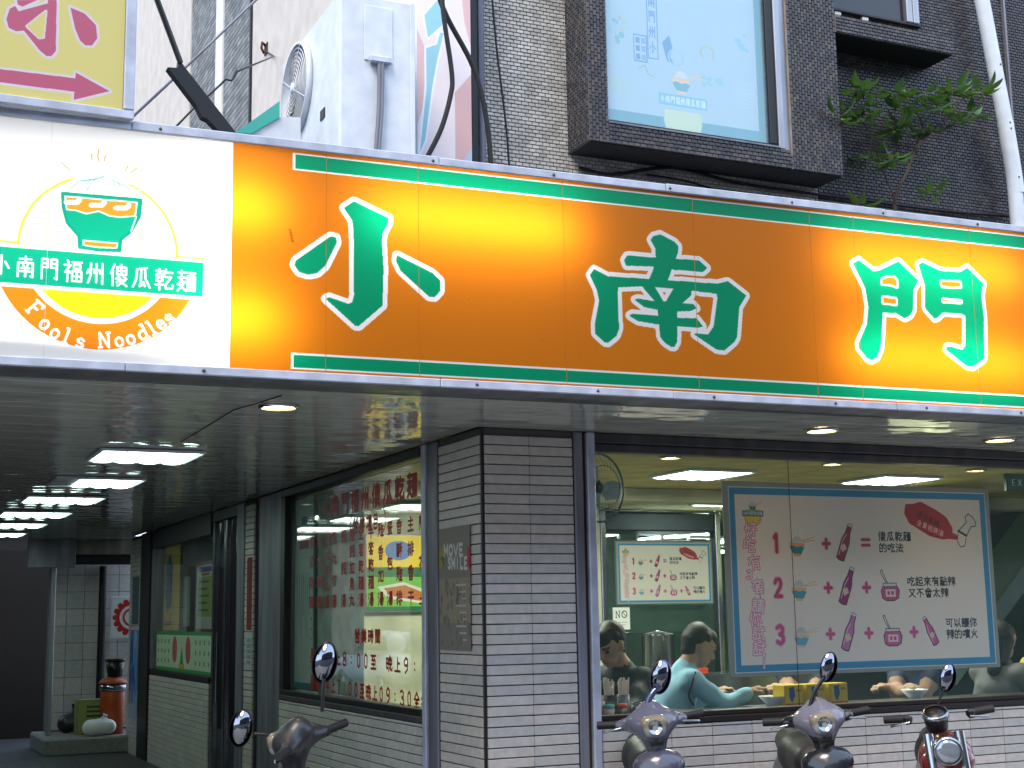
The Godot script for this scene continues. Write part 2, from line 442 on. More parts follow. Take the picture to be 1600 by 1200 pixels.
# long wall tiles with open dark joints: every tile a piece of its own
func strips(parent: Node, org: Vector3, u: Vector3, w: float, y0: float, y1: float, length: float, mats: Array, shift := 0.0) -> void:
	var pitch := 0.0529
	var nrm := u.cross(Vector3.UP)
	var turn := Basis(u, Vector3.UP, nrm)
	var top := 2.5624
	var r := 0
	while top - r * pitch > y0 + 0.01:
		var b := minf(y1, top - r * pitch)
		var a := maxf(y0, top - (r + 1) * pitch)
		r += 1
		if b - a < 0.015:
			continue
		var x := -shift
		while x < w - 0.01:
			var x0 := maxf(0.0, x)
			var x1 := minf(w, x + length)
			x += length
			if x1 - x0 < 0.02:
				continue
			var size := Vector3(snappedf(x1 - x0 - 0.0025, 0.001), snappedf(b - a - 0.0055, 0.001), 0.014)
			put(parent, "tile", block(size, 0.0025), mats[rng.randi() % mats.size()], org + u * (x0 + x1) * 0.5 + Vector3.UP * (a + b) * 0.5 + nrm * (0.005 + rng.randf() * 0.001), turn.rotated(nrm, rng.randfn(0, 0.0015)))

# a smooth body from tapered bones [a, b, ra, rb, colour]: distance field meshed as surface nets, coloured by the nearest bone
func body(bones: Array, cell := 0.014, blend := 0.035) -> ArrayMesh:
	var lo := Vector3.INF
	var hi := -Vector3.INF
	for b in bones:
		var r := maxf(b[2], b[3]) + cell * 2.0
		for p in [b[0], b[1]]:
			lo = lo.min(p - Vector3.ONE * r)
			hi = hi.max(p + Vector3.ONE * r)
	var n := Vector3i(((hi - lo) / cell).ceil()) + Vector3i.ONE
	var total := n.x * n.y * n.z
	var field := PackedFloat32Array()
	field.resize(total)
	field.fill(1.0)
	var near := PackedFloat32Array()
	near.resize(total)
	near.fill(9.0)
	var who := PackedByteArray()
	who.resize(total)
	for bi in bones.size():
		var b: Array = bones[bi]
		var a: Vector3 = b[0]
		var ab: Vector3 = b[1] - a
		var ll := maxf(ab.length_squared(), 1e-8)
		var r := maxf(b[2], b[3]) + blend + cell * 2.0
		var i0 := Vector3i(((a.min(b[1]) - Vector3.ONE * r - lo) / cell).floor()).clamp(Vector3i.ZERO, n - Vector3i.ONE)
		var i1 := Vector3i(((a.max(b[1]) + Vector3.ONE * r - lo) / cell).ceil()).clamp(Vector3i.ZERO, n - Vector3i.ONE)
		for z in range(i0.z, i1.z + 1):
			for y in range(i0.y, i1.y + 1):
				var row := (z * n.y + y) * n.x
				for x in range(i0.x, i1.x + 1):
					var p := lo + Vector3(x, y, z) * cell - a
					var t := clampf(p.dot(ab) / ll, 0.0, 1.0)
					var d: float = (p - ab * t).length() - lerpf(b[2], b[3], t)
					var at := row + x
					if d < near[at]:
						near[at] = d
						who[at] = bi
					var f := field[at]
					var h := maxf(blend - absf(f - d), 0.0) / blend
					field[at] = minf(f, d) - h * h * blend * 0.25
	var vert := {}
	var pos := PackedVector3Array()
	var col := PackedColorArray()
	var idx := PackedInt32Array()
	var offs := [0, 1, n.x, n.x + 1, n.x * n.y, n.x * n.y + 1, n.x * n.y + n.x, n.x * n.y + n.x + 1]
	for z in n.z - 1:
		for y in n.y - 1:
			for x in n.x - 1:
				var at := (z * n.y + y) * n.x + x
				var f0 := field[at]
				if absf(f0) > cell * 2.0:
					continue
				var inside := 0
				for o in offs:
					if field[at + o] < 0.0: inside += 1
				if inside == 0 or inside == 8:
					continue
				var sum := Vector3.ZERO
				var cnt := 0
				for e in [[0, 1], [2, 3], [4, 5], [6, 7], [0, 2], [1, 3], [4, 6], [5, 7], [0, 4], [1, 5], [2, 6], [3, 7]]:
					var fa := field[at + offs[e[0]]]
					var fb := field[at + offs[e[1]]]
					if (fa < 0.0) != (fb < 0.0):
						var t := fa / (fa - fb)
						var pa := Vector3(e[0] & 1, (e[0] >> 1) & 1, e[0] >> 2)
						var pb := Vector3(e[1] & 1, (e[1] >> 1) & 1, e[1] >> 2)
						sum += pa.lerp(pb, t)
						cnt += 1
				vert[at] = pos.size()
				pos.append(lo + (Vector3(x, y, z) + sum / cnt) * cell)
				col.append(bones[who[at]][4])
	var ax := [1, n.x, n.x * n.y]
	for at in vert:
		for k in 3:
			var p1: int = ax[k]
			var u: int = ax[(k + 1) % 3]
			var v: int = ax[(k + 2) % 3]
			var fa := field[at]
			var fb := field[at + p1]
			if (fa < 0.0) == (fb < 0.0) or not (vert.has(at - u) and vert.has(at - v) and vert.has(at - u - v)):
				continue
			var q := [vert[at], vert[at - u], vert[at - u - v], vert[at - v]]
			if fa < 0.0: q.reverse()
			for i in [0, 2, 1, 0, 3, 2]:
				idx.append(q[i])
	var st := SurfaceTool.new()
	st.begin(Mesh.PRIMITIVE_TRIANGLES)
	st.set_smooth_group(0)
	for i in pos.size():
		st.set_color(col[i])
		st.add_vertex(pos[i])
	for i in idx:
		st.add_index(i)
	st.generate_normals()
	return st.commit()

func lamp_area(parent: Node, at: Vector3, size: Vector2, aim: Vector3, energy: float, c: Color) -> void:
	var l := AreaLight3D.new()
	l.name = "light"
	l.area_size = size
	l.light_energy = energy
	l.light_color = c
	l.shadow_enabled = true
	l.area_range = 14.0
	parent.add_child(l, true)
	l.position = at
	l.basis = Basis.looking_at(aim, Vector3.BACK if absf(aim.y) > 0.9 else Vector3.UP)

func _ready() -> void:
	rng.seed = 7
	# ---- camera
	var yaw := deg_to_rad(25.0)
	var pitch := deg_to_rad(9.35)
	var roll := deg_to_rad(0.95)
	var fwd := Vector3(sin(yaw) * cos(pitch), sin(pitch), -cos(yaw) * cos(pitch))
	var right := Vector3(cos(yaw), 0, sin(yaw))
	var up := right.cross(fwd)
	var cam := Camera3D.new()
	cam.name = "camera"
	cam.fov = 30.51
	cam.near = 0.05
	cam.far = 400.0
	add_child(cam)
	cam.transform = Transform3D(Basis(right * cos(roll) - up * sin(roll), up * cos(roll) + right * sin(roll), -fwd), Vector3(-3.014, 1.6, 6.863))
	cam.current = true
	# ---- sky, sun, exposure
	var sky_mat := ProceduralSkyMaterial.new()
	sky_mat.sky_top_color = Color(0.66, 0.74, 0.86)
	sky_mat.sky_horizon_color = Color(0.80, 0.85, 0.92)
	sky_mat.sky_curve = 0.2
	sky_mat.ground_horizon_color = Color(0.45, 0.46, 0.47)
	sky_mat.ground_bottom_color = Color(0.28, 0.28, 0.29)
	sky_mat.sky_energy_multiplier = 1.3
	var env := Environment.new()
	env.background_mode = Environment.BG_SKY
	env.sky = Sky.new()
	env.sky.sky_material = sky_mat
	env.tonemap_mode = Environment.TONE_MAPPER_LINEAR
	env.tonemap_exposure = 2.2
	env.sdfgi_enabled = true
	env.ssao_enabled = true
	env.ssil_enabled = true
	var we := WorldEnvironment.new()
	we.name = "environment"
	we.environment = env
	add_child(we)
	var sun := DirectionalLight3D.new()
	sun.name = "sun"
	sun.light_energy = 0.5
	sun.light_angular_distance = 25.0
	sun.light_color = Color(1.0, 0.97, 0.93)
	sun.shadow_enabled = true
	add_child(sun)
	sun.rotation_degrees = Vector3(-52, -48, 0)
	make_materials()
	setting()
	building_upper()
	shopfront_front()
	shopfront_side()
	passage_end()
	canopy()
	interior()
	shop_sign()
	roof_things()
	posters()
	people_inside()
	scooters()

func make_materials() -> void:
	noise_soft = noise_tex(0.012, 0.78, 1.0, 4, 3)
	noise_fine = noise_tex(0.06, 0.8, 1.0, 3, 5)
	noise_faint = noise_tex(0.02, 0.9, 1.0, 4, 13)
	noise_streak = noise_tex(0.02, 0.7, 1.0, 4, 9, Vector2(1.0, 0.12))
	mat("asphalt", Color(0.27, 0.27, 0.28), 0.9, 0, noise_fine, 0.8)
	mat("paving", Color(0.62, 0.62, 0.60), 0.55, 0, noise_soft, 0.5)
	mat("kerb", Color(0.55, 0.55, 0.53), 0.8, 0, noise_fine, 0.6)
	mat("mortar_light", Color(0.63, 0.61, 0.57), 0.95, 0, noise_soft, 0.7)
	mat("mortar_dark", Color(0.68, 0.64, 0.60), 0.95, 0, noise_soft, 0.9)
	var t := mat("mosaic_tile", Color.WHITE, 0.42, 0, noise_soft, 0.8)
	t.vertex_color_use_as_albedo = true
	mat("plaster", Color(0.84, 0.80, 0.76), 0.9, 0, noise_faint, 0.35)
	mat("plaster_white", Color(0.93, 0.92, 0.91), 0.9, 0, noise_faint, 0.4)
	mat("plaster_grime", Color(0.58, 0.55, 0.50), 0.95, 0, noise_streak, 0.8)
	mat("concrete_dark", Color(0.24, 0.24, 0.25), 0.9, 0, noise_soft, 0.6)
	mat("near_black", Color(0.05, 0.05, 0.055), 0.9, 0, noise_soft, 0.6)  # on the passage walls its near black is shade put into the colour
	mat("joint", Color(0.36, 0.35, 0.35), 0.95)
	for i in 4:
		mat("strip_%d" % i, [Color(0.82, 0.79, 0.76), Color(0.80, 0.77, 0.75), Color(0.84, 0.80, 0.77), Color(0.78, 0.76, 0.74)][i], 0.5, 0, noise_faint, 1.3)
	mat("aluminium", Color(0.70, 0.71, 0.74), 0.38, 0.65, noise_streak, 0.5)
	mat("aluminium_dull", Color(0.56, 0.56, 0.60), 0.5, 0.3, noise_streak, 0.6)
	mat("bronze", Color(0.20, 0.16, 0.15), 0.4, 0.3, noise_fine, 0.8)
	mat("black_frame", Color(0.07, 0.075, 0.08), 0.45)
	mat("header", Color(0.34, 0.33, 0.34), 0.5, 0.2, noise_streak, 0.6)
	mat("steel", Color(0.72, 0.74, 0.75), 0.18, 0.95, noise_streak, 0.7)
	mat("white_paint", Color(0.88, 0.90, 0.93), 0.42, 0, noise_faint, 0.7)
	mat("trim", Color(0.80, 0.82, 0.88), 0.4, 0.1, noise_soft, 0.9)
	mat("rubber", Color(0.05, 0.05, 0.055), 0.65)
	mat("black_plastic", Color(0.075, 0.075, 0.085), 0.4)
	mat("screw", Color(0.35, 0.33, 0.32), 0.5, 0.6)
	mat("rust", Color(0.33, 0.22, 0.16), 0.9, 0, noise_fine, 2.0)
	glass("shop_glass", Color(0.55, 0.75, 0.66), 0.035)
	glass("bay_glass", Color(0.7, 0.85, 0.9), 0.06)
	glass("dark_glass", Color(0.10, 0.12, 0.15), 0.75, 0.05)
	var ce := mat("ceiling_board", Color(0.74, 0.75, 0.72), 0.05, 0.0)
	ce.metallic_specular = 0.72
	ce.normal_enabled = true
	ce.normal_texture = bump_tex()
	ce.normal_scale = 0.22
	ce.uv1_triplanar = true
	ce.uv1_world_triplanar = true
	ce.uv1_scale = Vector3(0.5, 0.5, 0.8)
	glow("tube_light", Color(0.88, 1.0, 0.95), 5.0)
	glow("troffer_cell", Color(0.86, 1.0, 0.95), 3.6)
	glow("warm_light", Color(1.0, 0.84, 0.58), 9.0)
	glow("sign_tube", Color(1.0, 0.97, 0.90), 3.0)

func bump_tex() -> ImageTexture:
	var n := FastNoiseLite.new()
	n.seed = 21
	n.frequency = 0.008
	n.fractal_octaves = 2
	var im := n.get_seamless_image(512, 512, false, false, 0.2)
	im.convert(Image.FORMAT_RGBA8)
	im.bump_map_to_normal_map(8.0)
	im.generate_mipmaps()
	return ImageTexture.create_from_image(im)

# ---------------------------------------------------------------- setting
func setting() -> void:
	tag(bx(self, "ground", Vector3(-80, -0.5, -80), Vector3(80, -0.06, 80), M.asphalt), "", "", "", "structure")
	tag(bx(self, "pavement", Vector3(-5.2, -0.055, -18), Vector3(14, 0.10, 2.6), M.paving), "", "", "", "structure")
	tag(bx(self, "kerb", Vector3(-5.2, -0.055, 2.602), Vector3(14, 0.104, 2.8), M.kerb, 0.02), "", "", "", "structure")
	tag(bx(self, "passage_floor", Vector3(-5.0, 0.101, -18), Vector3(-0.03, 0.108, -0.2), mat("floor_tile_dark", Color(0.27, 0.28, 0.28), 0.5, 0, noise_soft, 0.6)), "", "", "", "structure")
	# the house on the other side of the street, which the panes and the polished soffit mirror
	var o := thing("street_house", "plain grey row house across the street", "building", Vector3(0, -0.06, 19))
	bx(o, "wall", Vector3(-24, 0, 0), Vector3(26, 11, 6), M.concrete_dark)
	for f in 3:
		for k in 12:
			var w := bx(o, "window", Vector3(-22.6 + k * 4.0, 1.0 + f * 3.4, -0.06), Vector3(-20.4 + k * 4.0, 2.9 + f * 3.4, 0.02), M.black_frame)
			bx(w, "pane", Vector3(-1.0, -0.85, -0.05), Vector3(1.0, 0.85, -0.034), M.dark_glass)
	var far := thing("added_side_house", "added unseen pale house that keeps bright sky out of the passage window reflection", "building", Vector3(-15, -0.06, -22))  # added unseen, to keep bright sky out of the passage window's reflection
	bx(far, "wall", Vector3(-4, 0, -16), Vector3(0, 9, 14), M.plaster_grime)
	for f in 2:
		for k in 6:
			var w := bx(far, "window", Vector3(-0.02, 1.0 + f * 3.4, -14.0 + k * 4.4), Vector3(0.06, 2.9 + f * 3.4, -11.8 + k * 4.4), M.black_frame)
			bx(w, "pane", Vector3(0.034, -0.85, -1.0), Vector3(0.05, 0.85, 1.0), M.dark_glass)
	side_car()
	# unseen wall added left of the passage to darken it, painted near black
	var p := thing("added_passage_wall", "added near black wall that darkens the far side of the covered passage", "wall", Vector3(-5.0, 0.1, -7))
	bx(p, "wall", Vector3(-0.3, 0, -7.5), Vector3(0, 3.0, 6.6), M.near_black)
	bx(p, "added_cross_wall", Vector3(1.8, 0, -6.4), Vector3(4.6, 2.48, -6.2), M.near_black)  # added to cut off light and turn the passage end dark
	bx(p, "end_wall", Vector3(0.002, 0, -11.9), Vector3(9.0, 3.0, -11.6), M.near_black)  # closes the far end; its shade is put into the near black colour

# silver car in the side street, which the passage window mirrors
func side_car() -> void:
	var c := thing("parked_car", "silver car parked in the side street behind the passage", "car", Vector3(-7.4, -0.06, -21.8), deg_to_rad(90))
	var silver := Color(0.42, 0.44, 0.47)
	var pm := vertex_mat("car_paint", 0.2)
	put(c, "body", body([[Vector3(-1.75, 0.62, -0.5), Vector3(1.7, 0.60, -0.5), 0.30, 0.27, silver], [Vector3(-1.75, 0.62, 0.5), Vector3(1.7, 0.60, 0.5), 0.30, 0.27, silver], [Vector3(-1.8, 0.62, 0), Vector3(1.8, 0.58, 0), 0.32, 0.28, silver], [Vector3(-1.05, 1.16, -0.35), Vector3(0.35, 1.16, -0.35), 0.22, 0.20, silver], [Vector3(-1.05, 1.16, 0.35), Vector3(0.35, 1.16, 0.35), 0.22, 0.20, silver], [Vector3(0.35, 1.1, 0), Vector3(0.95, 0.8, 0), 0.3, 0.2, silver]], 0.06, 0.2), pm)
	for s in [-1, 1]:
		put(c, "side_window", slab([V(-1.25, 1.0), V(0.72, 1.0), V(0.28, 1.30), V(-1.05, 1.30)], 0.02), M.dark_glass, Vector3(0, 0, s * 0.585 + 0.01))
		for x in [-1.25, 1.25]:
			var w := put(c, "wheel", lathe([Vector2(0.18, -0.09), Vector2(0.29, -0.09), Vector2(0.31, 0), Vector2(0.29, 0.09), Vector2(0.18, 0.09)], 28), M.rubber, Vector3(x, 0.31, s * 0.68), Basis(Vector3.RIGHT, PI / 2))
			put(w, "rim", lathe([Vector2(0, -0.06), Vector2(0.18, -0.07), Vector2(0.18, 0.07), Vector2(0, 0.06)], 20), M.steel)
		bx(c, "headlight", Vector3(2.0, 0.60, s * 0.55 - 0.16), Vector3(2.08, 0.74, s * 0.55 + 0.16), M.steel, 0.02)
	put(c, "windscreen", slab([V(-0.5, 0), V(0.5, 0), V(0.42, 0.42), V(-0.42, 0.42)], 0.02), M.dark_glass, Vector3(1.02, 0.98, 0), Basis(Vector3.UP, PI / 2) * Basis(Vector3.RIGHT, -0.95))

# ---------------------------------------------------------------- upper storeys
var house: Node3D
func building_upper() -> void:
	house = thing("corner_building", "corner building with cream and dark mosaic walls above a strip tiled noodle shop", "building")
	var dark := [Color(0.052, 0.050, 0.062), Color(0.070, 0.066, 0.078), Color(0.042, 0.041, 0.053), Color(0.085, 0.078, 0.080), Color(0.11, 0.098, 0.092)]
	var cream := [Color(0.68, 0.65, 0.59), Color(0.74, 0.71, 0.65), Color(0.63, 0.60, 0.54), Color(0.70, 0.66, 0.61)]
	var small := Vector2(0.043, 0.0225)
	var wall := bx(house, "front_wall", Vector3(0, 2.72, -0.3), Vector3(3.97, 9.0, -0.002), M.mortar_light)
	var w0 := Vector3(1.985, 5.86, -0.151)
	mosaic(wall, "mosaic", Vector3(0.036, 3.3, 0) - w0, Vector3.RIGHT, Vector3.UP, 0.53, 3.0, small, M.mosaic_tile, cream)
	mosaic(wall, "mosaic", Vector3(0.566, 3.3, 0) - w0, Vector3.RIGHT, Vector3.UP, 1.744, 0.9, small, M.mosaic_tile, cream)
	mosaic(wall, "mosaic", Vector3(2.31, 4.13, 0) - w0, Vector3.RIGHT, Vector3.UP, 1.64, 2.2, Vector2(0.040, 0.0215), M.mosaic_tile, dark,
		Rect2(0.16, 1.28, 0.74, 9.0))
	bx(wall, "base_band", Vector3(2.31, 3.3, 0.003) - w0, Vector3(3.96, 4.12, 0.02) - w0, M.plaster_grime, 0.003)
	bx(wall, "edge_bead", Vector3(3.952, 3.3, 0.004) - w0, Vector3(3.968, 8.9, 0.026) - w0, M.aluminium_dull, 0.003)
	# bay window
	var bay := bx(house, "bay_window", Vector3(0.57, 4.204, 0.002), Vector3(2.306, 4.315, 0.252), M.mortar_dark)
	var b0 := Vector3(1.438, 4.2595, 0.127)
	bx(bay, "jamb", Vector3(0.57, 4.317, 0.002) - b0, Vector3(0.688, 6.4, 0.252) - b0, M.mortar_dark)
	bx(bay, "jamb", Vector3(1.945, 4.317, 0.002) - b0, Vector3(2.306, 6.4, 0.252) - b0, M.mortar_dark)
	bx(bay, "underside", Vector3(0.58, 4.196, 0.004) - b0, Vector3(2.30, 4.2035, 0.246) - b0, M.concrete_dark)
	var tall := Vector2(0.040, 0.0215)
	mosaic(bay, "mosaic", Vector3(0.567, 4.2, 0.255) - b0, Vector3.UP, Vector3.FORWARD, 2.1, 0.252, tall, M.mosaic_tile, dark)
	mosaic(bay, "mosaic", Vector3(0.692, 4.2, 0.255) - b0, Vector3.UP, Vector3.LEFT, 2.1, 0.125, tall, M.mosaic_tile, dark)
	mosaic(bay, "mosaic", Vector3(2.309, 4.2, 0.255) - b0, Vector3.UP, Vector3.LEFT, 2.1, 0.365, tall, M.mosaic_tile, dark)
	mosaic(bay, "mosaic", Vector3(0.692, 4.2, 0.255) - b0, Vector3.RIGHT, Vector3.UP, 1.25, 0.118, tall, M.mosaic_tile, dark)
	var fr := bx(bay, "window_frame", Vector3(0.69, 4.318, 0.15) - b0, Vector3(1.85, 4.345, 0.247) - b0, M.black_frame, 0.003)
	bx(bay, "window_frame", Vector3(1.795, 4.347, 0.15) - b0, Vector3(1.848, 6.4, 0.247) - b0, M.black_frame, 0.003)
	for x in [1.85, 1.90]:
		bx(bay, "sliding_rail", Vector3(x, 4.317, 0.14) - b0, Vector3(x + 0.044, 6.4, 0.258 - (x - 1.85) * 0.4) - b0, M.aluminium, 0.005)
	bx(bay, "sill_strip", Vector3(0.692, 4.3165, 0.248) - b0, Vector3(1.85, 4.328, 0.268) - b0, M.aluminium_dull, 0.002)
	bx(bay, "pane", Vector3(0.692, 4.349, 0.228) - b0, Vector3(1.793, 6.4, 0.232) - b0, M.bay_glass)
	bx(bay, "back_board", Vector3(0.692, 4.349, 0.004) - b0, Vector3(1.793, 6.4, 0.02) - b0, M.concrete_dark)
	# slab under the upper window
	var ledge := bx(house, "window_ledge", Vector3(2.315, 5.13, 0.002), Vector3(3.249, 5.235, 0.255), M.mortar_dark)
	var l0 := Vector3(2.782, 5.1825, 0.1285)
	mosaic(ledge, "mosaic", Vector3(2.315, 5.13, 0.258) - l0, Vector3.RIGHT, Vector3.UP, 0.934, 0.11, tall, M.mosaic_tile, dark)
	bx(ledge, "underside", Vector3(2.32, 5.122, 0.01) - l0, Vector3(3.24, 5.1295, 0.25) - l0, M.near_black)  # thin near black sheet closing the slab from below
	var win := bx(house, "upper_window", Vector3(2.475, 5.415, 0.004), Vector3(3.07, 6.4, 0.014), M.dark_glass)
	var v0 := Vector3(2.7725, 5.9075, 0.009)
	for x in [3.075, 3.13]:
		bx(win, "frame", Vector3(x, 5.41, 0.002) - v0, Vector3(x + 0.05, 6.4, 0.05) - v0, M.aluminium, 0.005)
	bx(win, "frame", Vector3(2.475, 5.395, 0.002) - v0, Vector3(3.2, 5.412, 0.04) - v0, M.black_frame, 0.003)
	for x in [2.50, 2.72]:
		bx(win, "bracket", Vector3(x, 5.37, 0.008) - v0, Vector3(x + 0.05, 5.394, 0.03) - v0, M.plaster_white, 0.003)
	# corner: black downpipe gap and grey conduit
	bx(house, "corner_strip", Vector3(-0.045, 2.72, -0.06), Vector3(-0.003, 9, 0.03), M.black_frame, 0.004)
	put(house, "conduit", tube([Vector3(0.017, 2.8, 0.03), Vector3(0.017, 9, 0.03)], 0.017), M.aluminium_dull)
	# side wall over the passage
	var side := bx(house, "side_wall", Vector3(0.004, 2.72, -12), Vector3(0.3, 12, -0.302), M.mortar_light)
	var s0 := Vector3(0.152, 7.36, -6.151)
	bx(side, "plaster_field", Vector3(-0.016, 2.72, -11.2) - s0, Vector3(0.003, 12, -7.64) - s0, M.plaster)
	bx(side, "plaster_band", Vector3(-0.02, 2.72, -6.42) - s0, Vector3(0.003, 12, -6.13) - s0, M.plaster_white)
	bx(side, "plaster_field", Vector3(-0.012, 2.72, -4.98) - s0, Vector3(0.003, 12, -0.31) - s0, M.plaster)
	bx(side, "edge_bead", Vector3(-0.03, 2.72, -5.03) - s0, Vector3(0.003, 12, -4.985) - s0, M.black_frame)
	var grey := [Color(0.24, 0.25, 0.25), Color(0.30, 0.31, 0.31), Color(0.20, 0.21, 0.21), Color(0.34, 0.35, 0.34)]
	var coarse := Vector2(0.135, 0.052)
	mosaic(side, "mosaic", Vector3(0.0, 4.2, -6.12) - s0, Vector3.BACK, Vector3.UP, 1.08, 5.0, coarse, M.mosaic_tile, grey)
	mosaic(side, "mosaic", Vector3(0.0, 4.2, -7.63) - s0, Vector3.BACK, Vector3.UP, 1.2, 5.0, coarse, M.mosaic_tile, grey)
	# next house on the right, and a tall one far behind
	var nb := thing("right_neighbour", "dark brick tiled neighbouring house beyond the white downpipe", "building", Vector3(3.99, 0.1, -0.9))
	var nw := bx(nb, "wall", Vector3(0, 3.2, 0), Vector3(5.0, 9.0, 0.6), M.mortar_dark)
	mosaic(nw, "mosaic", Vector3(-2.5, -2.9, 0.302), Vector3.RIGHT, Vector3.UP, 1.5, 4.0, Vector2(0.040, 0.0215), M.mosaic_tile, [Color(0.05, 0.045, 0.055), Color(0.07, 0.06, 0.065)])
	var tall_house := thing("background_tower", "far grey apartment tower with banded floors behind the yellow sign", "building", Vector3(-6.0, 0.1, -30))
	bx(tall_house, "wall", Vector3(-8, 0, -6), Vector3(4.0, 30, 0), M.plaster_grime)
	for f in 24:
		bx(tall_house, "floor_band", Vector3(-8, 6.0 + f * 0.62, 0.002), Vector3(3.98, 6.06 + f * 0.62, 0.06), M.concrete_dark)
	for k in 8:
		bx(tall_house, "mullion", Vector3(-4.0 + k, 5, 0.062), Vector3(-3.95 + k, 24, 0.09), M.concrete_dark)
	bx(tall_house, "dark_window", Vector3(-3, 8.6, 0.062), Vector3(3.9, 10.2, 0.1), M.black_frame)

# ---------------------------------------------------------------- ground floor, street side
func strip_mats() -> Array:
	return [M.strip_0, M.strip_1, M.strip_2, M.strip_3]

func shopfront_front() -> void:
	var pillar := bx(house, "corner_pillar", Vector3(0.004, 0.1, -0.6), Vector3(0.544, 2.6, -0.004), M.joint)
	var p0 := Vector3(0.274, 1.35, -0.302)
	strips(pillar, Vector3(0.012, 0, -0.002) - p0, Vector3.RIGHT, 0.53, 0.1, 2.5624, 0.2655, strip_mats())
	strips(pillar, Vector3(0.002, 0, -0.595) - p0, Vector3.BACK, 0.585, 0.1, 2.5624, 0.2925, strip_mats())
	bx(pillar, "corner_bead", Vector3(-0.005, 0.1, -0.008) - p0, Vector3(0.0075, 2.598, 0.005) - p0, M.black_frame, 0.003)
	# doubled metal post beside the front window
	var post := bx(house, "window_post", Vector3(0.548, 0.1, -0.12), Vector3(0.603, 2.598, 0.018), M.aluminium_dull, 0.006)
	bx(post, "groove", Vector3(0.028, -1.249, -0.05), Vector3(0.050, 1.249, 0.045), M.rust)
	bx(post, "rib", Vector3(0.0505, -1.249, -0.06), Vector3(0.100, 1.249, 0.078), M.trim, 0.006)
	# wall under the window
	var low := bx(house, "window_wall", Vector3(0.68, 0.1, -0.14), Vector3(5.6, 1.0, -0.004), M.joint)
	var q0 := Vector3(3.14, 0.55, -0.072)
	strips(low, Vector3(0.684, 0, -0.002) - q0, Vector3.RIGHT, 4.9, 0.1 , 0.995, 0.2655, strip_mats(), 0.1)
	# window: sill, header, panes with a butt joint
	var w := bx(house, "front_window", Vector3(0.676, 1.001, -0.12), Vector3(5.6, 1.03, 0.022), M.bronze, 0.004)
	var w0 := Vector3(3.138, 1.0155, -0.049)
	bx(w, "sill_rail", Vector3(0.678, 1.031, -0.09) - w0, Vector3(5.6, 1.058, -0.01) - w0, M.bronze, 0.004)
	bx(w, "header", Vector3(0.676, 2.545, -0.12) - w0, Vector3(5.6, 2.60, 0.004) - w0, M.header, 0.004)
	bx(w, "header_rail", Vector3(0.676, 2.497, -0.10) - w0, Vector3(5.6, 2.543, -0.02) - w0, M.header, 0.004)
	bx(w, "pane", Vector3(0.68, 1.06, -0.052) - w0, Vector3(2.0185, 2.496, -0.046) - w0, M.shop_glass)
	bx(w, "pane", Vector3(2.0215, 1.06, -0.052) - w0, Vector3(5.58, 2.496, -0.046) - w0, M.shop_glass)
	bx(w, "joint", Vector3(2.0188, 1.06, -0.051) - w0, Vector3(2.0212, 2.496, -0.047) - w0, M.black_frame)

